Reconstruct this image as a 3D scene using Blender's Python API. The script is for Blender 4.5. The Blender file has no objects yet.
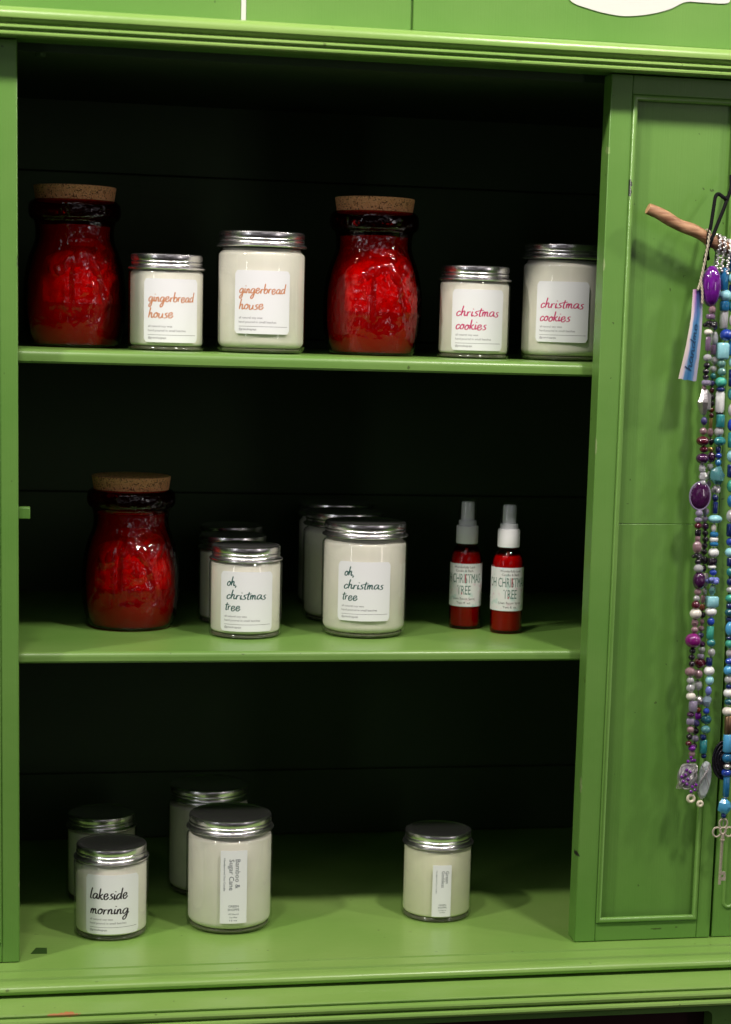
import bpy, bmesh, math, random
from mathutils import Vector, Matrix, noise
random.seed(7)
S = 0.001            # all shape numbers below are millimetres, height zero at the camera
OZ = 1.55            # camera height above the shop floor, metres
scn = bpy.context.scene
COL = scn.collection

# ------------------------------------------------------------------ camera
cam_d = bpy.data.cameras.new('camera'); cam = bpy.data.objects.new('camera', cam_d); COL.objects.link(cam)
cam_d.sensor_fit = 'VERTICAL'; cam_d.sensor_height = 36.0; cam_d.sensor_width = 36.0*731/1024
cam_d.lens = 1926.08/1024*36.0
cam_d.shift_x = -(428.12-365.5)/1024; cam_d.shift_y = (620.5-512)/1024
cam_d.clip_start = 0.05; cam_d.clip_end = 60
R0 = (0.98004021, -0.1965401, 0.02988594); R1 = (-0.00138176, -0.15706293, -0.98758763); R2 = (0.19879455, 0.9678343, -0.15419956)
m = Matrix(((R0[0], -R1[0], -R2[0], 0), (R0[1], -R1[1], -R2[1], 0), (R0[2], -R1[2], -R2[2], 0), (0, 0, 0, 1)))
cam.matrix_world = Matrix.Translation((0, -1.870, OZ)) @ m
cam_d.dof.use_dof = True; cam_d.dof.focus_distance = 1.96; cam_d.dof.aperture_fstop = 5.6
scn.camera = cam

# ------------------------------------------------------------------ room light
w = bpy.data.worlds.new('World'); scn.world = w; w.use_nodes = True
nt = w.node_tree; bg = nt.nodes['Background']
tc = nt.nodes.new('ShaderNodeTexCoord'); sp = nt.nodes.new('ShaderNodeSeparateXYZ'); rp = nt.nodes.new('ShaderNodeValToRGB')
mp = nt.nodes.new('ShaderNodeMath'); mp.operation = 'MULTIPLY_ADD'; mp.inputs[1].default_value = 0.5; mp.inputs[2].default_value = 0.5
nt.links.new(tc.outputs['Generated'], sp.inputs[0]); nt.links.new(sp.outputs[2], mp.inputs[0]); nt.links.new(mp.outputs[0], rp.inputs[0])
rp.color_ramp.elements[0].position = 0.30; rp.color_ramp.elements[0].color = (0.020, 0.018, 0.016, 1)
rp.color_ramp.elements[1].position = 0.85; rp.color_ramp.elements[1].color = (0.10, 0.095, 0.09, 1)
e = rp.color_ramp.elements.new(0.52); e.color = (0.17, 0.16, 0.17, 1)
nz = nt.nodes.new('ShaderNodeTexNoise'); nz.inputs['Scale'].default_value = 3.2; nz.inputs['Detail'].default_value = 3; nt.links.new(tc.outputs['Generated'], nz.inputs['Vector'])
nr = nt.nodes.new('ShaderNodeValToRGB'); nr.color_ramp.elements[0].position = .52; nr.color_ramp.elements[0].color = (.12, .12, .12, 1); nr.color_ramp.elements[1].position = .66; nr.color_ramp.elements[1].color = (9, 8.8, 8.9, 1)
nt.links.new(nz.outputs['Fac'], nr.inputs[0]); mm = nt.nodes.new('ShaderNodeMix'); mm.data_type = 'RGBA'; mm.blend_type = 'MULTIPLY'; mm.inputs[0].default_value = 1
nt.links.new(rp.outputs[0], mm.inputs[6]); nt.links.new(nr.outputs[0], mm.inputs[7]); nt.links.new(mm.outputs[2], bg.inputs[0]); bg.inputs[1].default_value = 0.38

def lamp(name, kind, loc, power, size, col, target=None, size_y=None):
    d = bpy.data.lights.new(name, kind); o = bpy.data.objects.new(name, d); COL.objects.link(o)
    o.location = loc; d.energy = power; d.color = col
    if kind == 'AREA':
        d.size = size
        if size_y: d.shape = 'RECTANGLE'; d.size_y = size_y
    else: d.shadow_soft_size = size
    if target: o.rotation_euler = (Vector(target)-Vector(loc)).to_track_quat('-Z', 'Y').to_euler()
    return o
WARM = (1.0, 0.93, 0.83)
for i, (lx, ly, lz, pw) in enumerate(((-1.10, -0.78, 1.22, 88), (-0.10, -0.72, 1.25, 34), (0.80, -0.78, 1.22, 66), (1.75, -0.80, 1.22, 42), (2.7, -0.85, 1.25, 24))):
    lamp('ceiling_lamp', 'POINT', (lx, ly, lz+OZ), pw, 0.065, WARM)
lamp('side_strip_light', 'AREA', (1.9, -2.0, 0.1+OZ), 3.0, 0.22, (1.0, 0.92, 0.90), (0.3, 0, -0.2+OZ), 0.85)  # right-hand window, kept narrow and bright so the jars reflect it
lamp('side_strip_light', 'AREA', (-1.75, -1.9, 0.15+OZ), 3.2, 0.13, (0.97, 0.98, 1.0), (0.25, 0, -0.2+OZ), 1.0)  # strip light added on the left to put streaks on the jars
lamp('front_fill_light', 'AREA', (-0.3, -1.35, 1.45+OZ), 4.0, 0.9, (0.98, 0.97, 1.0), (0.3, 0, -0.2+OZ), 1.0)  # soft fill added in front to brighten labels and lids
scn.view_settings.view_transform = 'Standard'; scn.view_settings.look = 'None'
scn.view_settings.exposure = 0.0; scn.view_settings.gamma = 1.0
scn.render.engine = 'CYCLES'
scn.cycles.use_denoising = True
scn.cycles.max_bounces = 10; scn.cycles.transparent_max_bounces = 24
scn.cycles.caustics_reflective = False; scn.cycles.caustics_refractive = False
scn.cycles.sample_clamp_indirect = 4

# ------------------------------------------------------------------ materials
def newmat(name):
    mt = bpy.data.materials.new(name); mt.use_nodes = True
    return mt, mt.node_tree, mt.node_tree.nodes['Principled BSDF']
def N(nt, t, **k):
    n = nt.nodes.new(t)
    for a, b in k.items(): setattr(n, a, b)
    return n
def simple(name, col, rough=0.5, metal=0, coat=0, spec=0.5, sss=0, trans=0, ior=1.45, bump=0, bscale=200, var=0):
    mt, nt, b = newmat(name)
    b.inputs['Base Color'].default_value = (*col, 1); b.inputs['Roughness'].default_value = rough
    b.inputs['Metallic'].default_value = metal; b.inputs['Coat Weight'].default_value = coat
    b.inputs['Coat Roughness'].default_value = 0.06
    b.inputs['Specular IOR Level'].default_value = spec; b.inputs['IOR'].default_value = ior
    b.inputs['Transmission Weight'].default_value = trans
    if sss:
        b.inputs['Subsurface Weight'].default_value = sss; b.inputs['Subsurface Radius'].default_value = (1, .8, .5); b.inputs['Subsurface Scale'].default_value = 0.006
    if bump or var:
        tc = N(nt, 'ShaderNodeTexCoord'); ns = N(nt, 'ShaderNodeTexNoise'); ns.inputs['Scale'].default_value = bscale; ns.inputs['Detail'].default_value = 4
        nt.links.new(tc.outputs['Object'], ns.inputs['Vector'])
        if bump:
            bp = N(nt, 'ShaderNodeBump'); bp.inputs['Strength'].default_value = bump; bp.inputs['Distance'].default_value = 0.0006
            nt.links.new(ns.outputs['Fac'], bp.inputs['Height']); nt.links.new(bp.outputs['Normal'], b.inputs['Normal'])
        if var:
            r = N(nt, 'ShaderNodeValToRGB'); r.color_ramp.elements[0].position = .3; r.color_ramp.elements[1].position = .7
            r.color_ramp.elements[0].color = (*[c*(1-var) for c in col], 1); r.color_ramp.elements[1].color = (*[min(1, c*(1+var)) for c in col], 1)
            nt.links.new(ns.outputs['Fac'], r.inputs[0]); nt.links.new(r.outputs[0], b.inputs['Base Color'])
    return mt

def paint(name, col, rough=0.42, streak='Z', chips=(), speck=True, coat=.25):
    """brushed gloss paint: slow tone drift, fine brush streaks in the bump, small nicks with a shape of their own"""
    mt, nt, b = newmat(name); L = nt.links.new
    geo = N(nt, 'ShaderNodeNewGeometry')
    n1 = N(nt, 'ShaderNodeTexNoise'); n1.inputs['Scale'].default_value = 7; n1.inputs['Detail'].default_value = 5
    L(geo.outputs['Position'], n1.inputs['Vector'])
    r1 = N(nt, 'ShaderNodeValToRGB'); r1.color_ramp.elements[0].position = .32; r1.color_ramp.elements[1].position = .70
    r1.color_ramp.elements[0].color = (col[0]*.86, col[1]*.93, col[2]*.82, 1); r1.color_ramp.elements[1].color = (col[0]*1.12, col[1]*1.05, col[2]*1.15, 1)
    L(n1.outputs['Fac'], r1.inputs[0]); out = r1.outputs[0]
    mpn = N(nt, 'ShaderNodeMapping'); mpn.inputs['Scale'].default_value = (700, 700, 14) if streak == 'Z' else (14, 500, 700)
    L(geo.outputs['Position'], mpn.inputs['Vector'])
    n2 = N(nt, 'ShaderNodeTexNoise'); n2.inputs['Scale'].default_value = 1; n2.inputs['Detail'].default_value = 3; L(mpn.outputs[0], n2.inputs['Vector'])
    n3 = N(nt, 'ShaderNodeTexNoise'); n3.inputs['Scale'].default_value = 90; n3.inputs['Detail'].default_value = 3; L(geo.outputs['Position'], n3.inputs['Vector'])
    ad = N(nt, 'ShaderNodeMath', operation='MULTIPLY_ADD'); ad.inputs[1].default_value = .8; L(n2.outputs['Fac'], ad.inputs[0]); L(n3.outputs['Fac'], ad.inputs[2])
    bp = N(nt, 'ShaderNodeBump'); bp.inputs['Strength'].default_value = .32; bp.inputs['Distance'].default_value = .0006
    L(ad.outputs[0], bp.inputs['Height']); L(bp.outputs['Normal'], b.inputs['Normal'])
    if speck:   # grime specks and nicks
        n4 = N(nt, 'ShaderNodeTexNoise'); n4.inputs['Scale'].default_value = 120; n4.inputs['Detail'].default_value = 2; L(geo.outputs['Position'], n4.inputs['Vector'])
        r4 = N(nt, 'ShaderNodeMath', operation='GREATER_THAN'); r4.inputs[1].default_value = .750; L(n4.outputs['Fac'], r4.inputs[0])
        mx = N(nt, 'ShaderNodeMix', data_type='RGBA'); L(r4.outputs[0], mx.inputs[0]); L(out, mx.inputs[6]); mx.inputs[7].default_value = (col[0]*.5, col[1]*.45, col[2]*.45, 1)
        out = mx.outputs[2]
    for (cx, cy, cz, rx, ry, rz, cc) in chips:
        sb = N(nt, 'ShaderNodeVectorMath', operation='SUBTRACT'); sb.inputs[1].default_value = (cx*S, cy*S, cz*S+OZ); L(geo.outputs['Position'], sb.inputs[0])
        dv = N(nt, 'ShaderNodeVectorMath', operation='DIVIDE'); dv.inputs[1].default_value = (rx*S, ry*S, rz*S); L(sb.outputs[0], dv.inputs[0])
        ln = N(nt, 'ShaderNodeVectorMath', operation='LENGTH'); L(dv.outputs[0], ln.inputs[0])
        nn = N(nt, 'ShaderNodeTexNoise'); nn.inputs['Scale'].default_value = 260; L(geo.outputs['Position'], nn.inputs['Vector'])
        am = N(nt, 'ShaderNodeMath', operation='MULTIPLY_ADD'); am.inputs[1].default_value = 1.6; L(nn.outputs['Fac'], am.inputs[0]); L(ln.outputs['Value'], am.inputs[2])
        lt = N(nt, 'ShaderNodeMath', operation='LESS_THAN'); lt.inputs[1].default_value = 1.6; L(am.outputs[0], lt.inputs[0])
        mx = N(nt, 'ShaderNodeMix', data_type='RGBA'); L(lt.outputs[0], mx.inputs[0]); L(out, mx.inputs[6]); mx.inputs[7].default_value = (*cc, 1)
        out = mx.outputs[2]
    L(out, b.inputs['Base Color'])
    b.inputs['Roughness'].default_value = rough; b.inputs['Coat Weight'].default_value = coat; b.inputs['Coat Roughness'].default_value = .22
    return mt

GREEN = (0.128, 0.282, 0.052)
M = {}
BLK = (.02, .018, .015); WOOD = (.50, .19, .075)
M['paint'] = paint('green_gloss_paint', GREEN, chips=[(546.8, 12, 150, 3.5, 14, 1.6, (.05, .07, .02)), (549, 4, 170, 5, 9, 5, (.24, .36, .12)), (547, 14, -45, 2.2, 6, 2.6, BLK), (547, 12, -352, 2, 6, 2.4, BLK), (547, 12, 148, 2, 6, 2, BLK), (549.5, 8, -545, 4, 12, 3.2, BLK), (545, 12, -300, 2, 6, 2, BLK), (549, 4, -360, 3, 6, 8, (.10, .20, .03)), (548, 8, 205, 4, 9, 3, (.06, .10, .03)), (551, 0, 60, 1.6, 3, 7, (.25, .36, .14)), (551, 0, -120, 1.4, 3, 12, (.24, .34, .13)), (-18, 3, -560, 1.5, 5, 4, (.26, .36, .14)), (-18, 3, 40, 1.2, 5, 9, (.06, .12, .03)), (551, 2, -470, 1.5, 4, 9, (.24, .34, .13)), (640, 0, -628, 9, 3, 1.2, (.06, .12, .02)), (699, 0, -300, 1.5, 3, 30, (.05, .1, .02))])
M['bead_paint'] = paint('lit_green_bead_paint', (.17, .34, .075), rough=.3, coat=.5, chips=[(572.5, -2, 134, 3.6, 6, 12, (.03, .035, .03))], speck=False)  # paler copy of the door green, caught light put into the colour
M['board'] = paint('green_shelf_paint', (0.152, 0.292, 0.062), rough=.38, streak='X')
M['deck'] = paint('lit_green_moulding_paint', (0.225, 0.385, 0.090), rough=.34, streak='X', chips=[(26, -101, -658, 17, 5, 2.6, WOOD), (12, -102, -658, 5, 5, 1.6, WOOD)])  # lighter copy of the door green, brightened in place of more light
M['inside'] = paint('shaded_green_inside_paint', (0.026, 0.056, 0.015), rough=.7, streak='X', speck=False, coat=0)  # shade inside the cupboard is put into this near-black green
M['white_paint'] = simple('white_sign_paint', (.66, .65, .63), .55, bump=.2)
M['maroon'] = simple('maroon_drawer_paint', (.030, .006, .006), .4, bump=.2)
M['gap'] = simple('dark_gap', (.01, .012, .008), .8)

def glass(name, tint, ior=1.5, rough=0.035, boost=1.0, edge=False):
    """thin clear wall: tinted see-through plus mirror reflection by the Fresnel law"""
    mt, nt, b = newmat(name); nt.nodes.remove(b); L = nt.links.new
    tr = N(nt, 'ShaderNodeBsdfTransparent'); tr.inputs[0].default_value = (*tint, 1)
    if edge:   # coloured glass absorbs more where the sight line runs along the wall
        lw = N(nt, 'ShaderNodeLayerWeight'); lw.inputs['Blend'].default_value = .5
        rr_ = N(nt, 'ShaderNodeValToRGB'); rr_.color_ramp.elements[0].color = (*tint, 1); rr_.color_ramp.elements[0].position = .25
        rr_.color_ramp.elements[1].color = (tint[0]*.22, tint[1]*.1, tint[2]*.1, 1); rr_.color_ramp.elements[1].position = .95
        L(lw.outputs['Facing'], rr_.inputs[0]); L(rr_.outputs[0], tr.inputs[0])
    gl = N(nt, 'ShaderNodeBsdfGlossy'); gl.inputs['Roughness'].default_value = rough
    fr = N(nt, 'ShaderNodeFresnel'); ge = N(nt, 'ShaderNodeNewGeometry'); mi = N(nt, 'ShaderNodeMath', operation='MULTIPLY_ADD')
    mi.inputs[1].default_value = 1/ior-ior; mi.inputs[2].default_value = ior; L(ge.outputs['Backfacing'], mi.inputs[0]); L(mi.outputs[0], fr.inputs['IOR'])
    ml = N(nt, 'ShaderNodeMath', operation='MULTIPLY'); ml.inputs[1].default_value = boost; ml.use_clamp = True; L(fr.outputs[0], ml.inputs[0])
    mx = N(nt, 'ShaderNodeMixShader'); L(ml.outputs[0], mx.inputs[0]); L(tr.outputs[0], mx.inputs[1]); L(gl.outputs[0], mx.inputs[2])
    L(mx.outputs[0], nt.nodes['Material Output'].inputs[0])
    tcn = N(nt, 'ShaderNodeTexCoord'); ns = N(nt, 'ShaderNodeTexNoise'); ns.inputs['Scale'].default_value = 60
    L(tcn.outputs['Object'], ns.inputs['Vector'])
    if edge: ns.inputs['Scale'].default_value = 130; ns.inputs['Detail'].default_value = 1
    bp = N(nt, 'ShaderNodeBump'); bp.inputs['Strength'].default_value = 1.0 if edge else .08; bp.inputs['Distance'].default_value = .0012 if edge else .001
    L(ns.outputs['Fac'], bp.inputs['Height']); L(bp.outputs['Normal'], gl.inputs['Normal'])
    return mt
M['glass'] = glass('clear_jar_glass', (.97, .98, .97), boost=1.2)
M['red_glass'] = glass(edge=True, rough=.022, name='red_jar_glass', tint=(.74, .010, .014), ior=1.52, boost=.95)
M['red_wax'] = simple('red_wax_inside', (.80, .014, .018), .5, spec=.2, bump=.5, bscale=60, var=.25)
M['dark_red_wax'] = simple('dark_red_wax', (.46, .006, .010), .45, spec=.3, bump=.2, bscale=60)
M['wax'] = simple('cream_soy_wax', (.80, .765, .68), .6, sss=.05, var=.04, bscale=30)
M['wax_green'] = simple('pale_green_soy_wax', (.79, .77, .58), .6, sss=.05, var=.04, bscale=30)
M['thick'] = simple('thick_glass_base', (.10, .10, .07), .1, coat=.6)
M['lid'] = simple('brushed_tin_lid', (.84, .82, .84), .27, metal=1, bump=.05, bscale=500)
M['label'] = simple('white_label_paper', (.86, .86, .91), .55)
M['label_floral'] = None
M['ink_orange'] = simple('orange_ink', (.62, .25, .12), .6)
M['ink_crimson'] = simple('crimson_ink', (.58, .025, .15), .6)
M['ink_teal'] = simple('dark_teal_ink', (.008, .085, .078), .6)
M['ink_black'] = simple('plum_black_ink', (.02, .012, .02), .6)
M['ink_grey'] = simple('grey_small_print_ink', (.20, .17, .23), .6)
M['ink_navy'] = simple('navy_grey_ink', (.07, .08, .13), .6)
M['ink_green'] = simple('spray_green_ink', (.05, .15, .12), .6)
M['ink_red'] = simple('spray_red_ink', (.38, .05, .08), .6)
M['collar'] = simple('white_plastic', (.92, .92, .94), .35, bump=.1)
M['cap'] = glass('clear_plastic_cap', (.95, .96, .97), ior=1.45, rough=.05, boost=1.4)
M['red_liquid'] = glass('red_bottle_plastic', (.80, .05, .07), ior=1.5, boost=.8)
M['liquid'] = simple('red_liquid', (.62, .003, .022), .12, trans=.35)
M['straw'] = simple('dip_tube_plastic', (.75, .30, .30), .3)
mt, nt, b = newmat('floral_label_paper'); tcn = N(nt, 'ShaderNodeTexCoord'); ns = N(nt, 'ShaderNodeTexNoise'); ns.inputs['Scale'].default_value = 130; ns.inputs['Detail'].default_value = 3
nt.links.new(tcn.outputs['Object'], ns.inputs['Vector']); r = N(nt, 'ShaderNodeValToRGB'); cr = r.color_ramp
cr.elements[0].position = .34; cr.elements[0].color = (.56, .68, .66, 1); cr.elements[1].position = .70; cr.elements[1].color = (.68, .54, .60, 1)
x = cr.elements.new(.42); x.color = (.74, .76, .76, 1); x = cr.elements.new(.60); x.color = (.76, .75, .76, 1)
nt.links.new(ns.outputs['Fac'], r.inputs[0]); nt.links.new(r.outputs[0], b.inputs['Base Color']); b.inputs['Roughness'].default_value = .5; M['label_floral'] = mt
mt, nt, b = newmat('ground_cork'); tcn = N(nt, 'ShaderNodeTexCoord'); v = N(nt, 'ShaderNodeTexVoronoi'); v.inputs['Scale'].default_value = 800
nt.links.new(tcn.outputs['Object'], v.inputs['Vector']); r = N(nt, 'ShaderNodeValToRGB'); cr = r.color_ramp
cr.elements[0].color = (.10, .035, .012, 1); cr.elements[1].color = (.92, .50, .23, 1); x = cr.elements.new(.25); x.color = (.80, .37, .14, 1); sv = N(nt, 'ShaderNodeSeparateColor')
nt.links.new(v.outputs['Color'], sv.inputs[0]); nt.links.new(sv.outputs[0], r.inputs[0]); nt.links.new(r.outputs[0], b.inputs['Base Color'])
bp = N(nt, 'ShaderNodeBump'); bp.inputs['Strength'].default_value = .6; bp.inputs['Distance'].default_value = .0008; nt.links.new(v.outputs['Distance'], bp.inputs['Height']); nt.links.new(bp.outputs['Normal'], b.inputs['Normal'])
b.inputs['Roughness'].default_value = .85; M['cork'] = mt

# ------------------------------------------------------------------ mesh helpers
def P(x, y, z): return (x*S, y*S, z*S+OZ)
def finish(name, verts, faces, mat, parent=None, smooth=True, loc=None, bevel=0, mats=None, fmat=None, angle=40):
    me = bpy.data.meshes.new(name); me.from_pydata(verts, [], faces); me.validate(); me.update()
    for mm in (mats or [mat]): me.materials.append(mm)
    if fmat: me.polygons.foreach_set('material_index', fmat)
    o = bpy.data.objects.new(name, me); COL.objects.link(o)
    bm = bmesh.new(); bm.from_mesh(me); bmesh.ops.recalc_face_normals(bm, faces=bm.faces)
    if smooth:
        for f in bm.faces: f.smooth = True
        ca = math.radians(angle)
        for ed in bm.edges:
            if len(ed.link_faces) == 2 and ed.calc_face_angle(0) > ca: ed.smooth = False
    bm.to_mesh(me); bm.free()
    if bevel:
        md = o.modifiers.new('bevel', 'BEVEL'); md.width = bevel*S; md.segments = 2; md.limit_method = 'ANGLE'; md.angle_limit = math.radians(50)
    if loc: o.location = loc
    if parent: o.parent = parent
    return o
class MB:
    def __init__(s, world=True): s.v = []; s.f = []; s.t = P if world else (lambda x, y, z: (x*S, y*S, z*S))
    def add(s, vs, fs):
        k = len(s.v); s.v += [s.t(*p) for p in vs]; s.f += [tuple(i+k for i in f) for f in fs]
    def box(s, x0, x1, y0, y1, z0, z1):
        s.add([(x, y, z) for x in (x0, x1) for y in (y0, y1) for z in (z0, z1)], [(0, 1, 3, 2), (4, 6, 7, 5), (0, 4, 5, 1), (2, 3, 7, 6), (0, 2, 6, 4), (1, 5, 7, 3)])
    def extrude_x(s, prof, x0, x1, n=1):
        L = len(prof); vs = []
        for i in range(n+1):
            x = x0+(x1-x0)*i/n; vs += [(x, y, z) for y, z in prof]
        fs = [(i*L+j, i*L+(j+1) % L, (i+1)*L+(j+1) % L, (i+1)*L+j) for i in range(n) for j in range(L)]
        fs += [tuple(range(L))[::-1], tuple(n*L+j for j in range(L))]
        s.add(vs, fs)
    def lathe(s, prof, c=(0, 0, 0), seg=64, knurl=None):
        vs = []; fs = []; L = len(prof)
        for i in range(seg):
            a = 2*math.pi*i/seg
            for j, (r, z) in enumerate(prof):
                if knurl and j in knurl and i % 2: r -= .45
                vs.append((c[0]+r*math.cos(a), c[1]+r*math.sin(a), c[2]+z))
        for i in range(seg):
            k = (i+1) % seg
            for j in range(L-1): fs.append((i*L+j, k*L+j, k*L+j+1, i*L+j+1))
        if prof[0][0] > 0: fs.append(tuple(i*L for i in range(seg))[::-1])
        if prof[-1][0] > 0: fs.append(tuple(i*L+L-1 for i in range(seg)))
        s.add(vs, fs)
    def tube(s, pts, r, seg=10, closed=False):
        pts = [Vector(p) for p in pts]; n = len(pts); rs = r if isinstance(r, (list, tuple)) else [r]*n
        vs = []; fs = []; up = Vector((0, 1, .01))
        for i, p in enumerate(pts):
            a = pts[(i-1) % n] if (closed or i) else p; b = pts[(i+1) % n] if (closed or i < n-1) else p
            t = (b-a).normalized(); u = t.cross(up)
            if u.length < .05: u = t.cross(Vector((1, 0, 0)))
            u.normalize(); w_ = t.cross(u)
            for k in range(seg):
                an = 2*math.pi*k/seg; q = p+(u*math.cos(an)+w_*math.sin(an))*rs[i]; vs.append(tuple(q))
        for i in range(n if closed else n-1):
            j = (i+1) % n
            for k in range(seg):
                l = (k+1) % seg; fs.append((i*seg+k, i*seg+l, j*seg+l, j*seg+k))
        if not closed: fs += [tuple(range(seg))[::-1], tuple((n-1)*seg+k for k in range(seg))]
        s.add(vs, fs)
    def ellipsoid(s, c, rx, ry, rz, seg=14, rings=9, jit=0, rnd=None):
        vs = [(c[0], c[1], c[2]+rz)]; fs = []
        for i in range(1, rings):
            t = math.pi*i/rings
            for k in range(seg):
                a = 2*math.pi*k/seg; q = 1+(rnd.uniform(-jit, jit) if jit else 0)
                vs.append((c[0]+rx*q*math.sin(t)*math.cos(a), c[1]+ry*q*math.sin(t)*math.sin(a), c[2]+rz*q*math.cos(t)))
        vs.append((c[0], c[1], c[2]-rz)); b = len(vs)-1
        for k in range(seg): fs.append((0, 1+k, 1+(k+1) % seg))
        for i in range(rings-2):
            for k in range(seg):
                l = (k+1) % seg; fs.append((1+i*seg+k, 1+(i+1)*seg+k, 1+(i+1)*seg+l, 1+i*seg+l))
        o_ = 1+(rings-2)*seg
        for k in range(seg): fs.append((b, o_+(k+1) % seg, o_+k))
        s.add(vs, fs)
    def build(s, name, mat, parent=None, **k): return finish(name, s.v, s.f, mat, parent, **k)
def thing(name, label, cat, loc=(0, 0, 0), group=None):
    o = bpy.data.objects.new(name, None); COL.objects.link(o); o.location = P(*loc); o.empty_display_size = .02
    o['label'] = label; o['category'] = cat
    if group: o['group'] = group
    return o
def spline(pts, n=8, closed=False):
    pts = [Vector(p) for p in pts]; out = []; L = len(pts); R = range(L if closed else L-1)
    for i in R:
        p0 = pts[(i-1) % L] if (closed or i) else pts[0]; p1 = pts[i]; p2 = pts[(i+1) % L]; p3 = pts[(i+2) % L] if (closed or i < L-2) else pts[-1]
        for k in range(n):
            t = k/n; out.append(.5*((2*p1)+(p2-p0)*t+(2*p0-5*p1+4*p2-p3)*t*t+(3*p1-p0-3*p2+p3)*t**3))
    if not closed: out.append(pts[-1])
    return out

# ------------------------------------------------------------------ the painted cupboard
ZD, Z2, Z1, ZC = -640, -334, -38.7, 237      # deck, second shelf, top shelf, ceiling board
XL, XR, YB = -165, 705, 452                    # inner faces of the sides, back board
cup = thing('painted_cupboard', 'large green painted cupboard with open shelves, panelled doors and moulded cornice', 'cupboard', (260, 0, ZD))
def part(mb, name, mat, parent=cup, **k):
    o = mb.build(name, mat, parent, **k); o.matrix_parent_inverse = Matrix.Translation(-(parent.location)); return o
def shelf(z, th, r=5):
    prof = [(YB, z), (30+r*.9, z)]
    for k in range(1, 8):
        a = math.pi/2*k/7; prof.append((30+r-r*math.sin(a), z-r+r*math.cos(a)))
    prof += [(30, z-th+2), (32, z-th), (YB, z-th)]
    b = MB(); b.extrude_x(prof, XL, XR); return part(b, 'shelf', M['board'], angle=30)
shelf(Z1, 13.5, 6.5); shelf(Z2, 11, 5)
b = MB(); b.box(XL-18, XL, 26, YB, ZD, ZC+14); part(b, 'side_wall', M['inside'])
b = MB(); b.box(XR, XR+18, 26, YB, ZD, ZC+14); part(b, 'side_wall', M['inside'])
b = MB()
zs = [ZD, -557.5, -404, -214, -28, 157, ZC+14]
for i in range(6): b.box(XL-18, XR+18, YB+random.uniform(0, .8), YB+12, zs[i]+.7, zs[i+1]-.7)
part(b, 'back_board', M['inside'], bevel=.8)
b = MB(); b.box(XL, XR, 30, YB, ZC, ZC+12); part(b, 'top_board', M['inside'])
b = MB(); b.box(XL-200, XR+260, YB+13, YB+16, ZD-100, ZC+100); part(b, 'backing_sheet', M['gap'])
# rail across the front behind cornice
b = MB(); b.box(-200, 860, 2, 29, 244.5, 300); part(b, 'top_rail', M['paint'])
# cornice profile (y, z)
cor = [(1.5, 271.5), (-32, 268.6), (-36, 267.5), (-39.2, 265.8), (-41.4, 263.4), (-42.4, 260.6), (-42.0, 258.0), (-40.0, 256.2), (-37.0, 255.0), (-34.6, 253.6), (-34.2, 252.6),
       (-36.4, 252.5), (-38.0, 251.4), (-38.2, 250.0), (-37.0, 248.8), (-34.6, 248.5), (-33.2, 247.8), (-33.2, 247.0), (-35.2, 246.7), (-36.4, 245.6), (-36.2, 244.0), (-34.4, 242.6), (-26, 242.4), (-15.8, 242.6), (-15.8, 246), (1.5, 246)]
cor = [(y if y > 0 else y*.80, z) for y, z in cor]
b = MB(); b.extrude_x(cor, -200, 860, 6); part(b, 'cornice', M['deck'], angle=28)
# frieze boards above, white stripe between two of them, groove in another
b = MB(); b.box(-200, 187.6, -.5, 1.6, 272, 420); part(b, 'frieze_board', M['paint'], bevel=.4)
b = MB(); b.box(187.8, 192.2, -.9, 1.6, 272, 420); part(b, 'painted_stripe', M['white_paint'])
b = MB(); b.box(192.4, 349.4, -.5, 1.6, 272, 420); part(b, 'frieze_board', M['paint'], bevel=.4)
b = MB(); b.box(351.6, 860, -.5, 1.6, 272, 420); part(b, 'frieze_board', M['paint'], bevel=.8)
# the white sign lettering whose foot shows at the top edge
arc = spline([(497, -1.6, 330), (505, -1.6, 309.4), (525, -1.6, 302.2), (545, -1.6, 298.6), (563, -1.6, 297.6), (586, -1.6, 300.8), (606, -1.6, 306.6), (622, -1.6, 314.4), (640, -1.6, 315), (663.6, -1.6, 315.6), (668.5, -1.6, 321), (672, -1.6, 332)], 6)
arc = [tuple(p) for p in arc]+[(660, -1.6, 352), (600, -1.6, 372), (530, -1.6, 360)]
b = MB(); n = len(arc); b.add(arc+[(x, -.55, z) for x, y, z in arc], [tuple(range(n))]+[(i, (i+1) % n, n+(i+1) % n, n+i) for i in range(n)]); part(b, 'sign_lettering', M['white_paint'], smooth=False)
# deck with moulded nose
dk = [(YB, ZD), (-22.6, ZD), (-23.2, ZD-2.2), (-24.2, ZD-2.2), (-24.9, ZD-.9), (-42.2, ZD-1.6), (-42.9, ZD-4.4), (-44.2, ZD-4.6), (-45.0, ZD-3.3), (-48, ZD-3.3)]
for k in range(0, 11):
    a = math.pi*k/10; dk.append((-51.0-8.5*math.sin(a), ZD-3.5-5.5*(1-math.cos(a))))
dk += [(-47, ZD-15), (YB, ZD-15)]
b = MB(); b.extrude_x(dk, -200, 860, 8)
part(b, 'deck', M['deck'], angle=25)
# waist moulding of the lower cabinet
wm = [(20, -656.3), (-99.5, -656.3), (-101.6, -656.7), (-102.3, -657.8), (-101.4, -659.2), (-100.4, -660.4), (-103.6, -660.8), (-106, -661.6), (-107, -663.6), (-106.6, -666), (-104.6, -667.6), (-102.6, -668.4),
      (-105.6, -668.9), (-108, -670), (-108.8, -672), (-108.2, -674.2), (-105.6, -675.8), (-100, -677.2), (20, -677.2)]
b = MB(); b.extrude_x(wm, -200, 860, 8); part(b, 'waist_moulding', M['deck'], angle=25)
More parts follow.
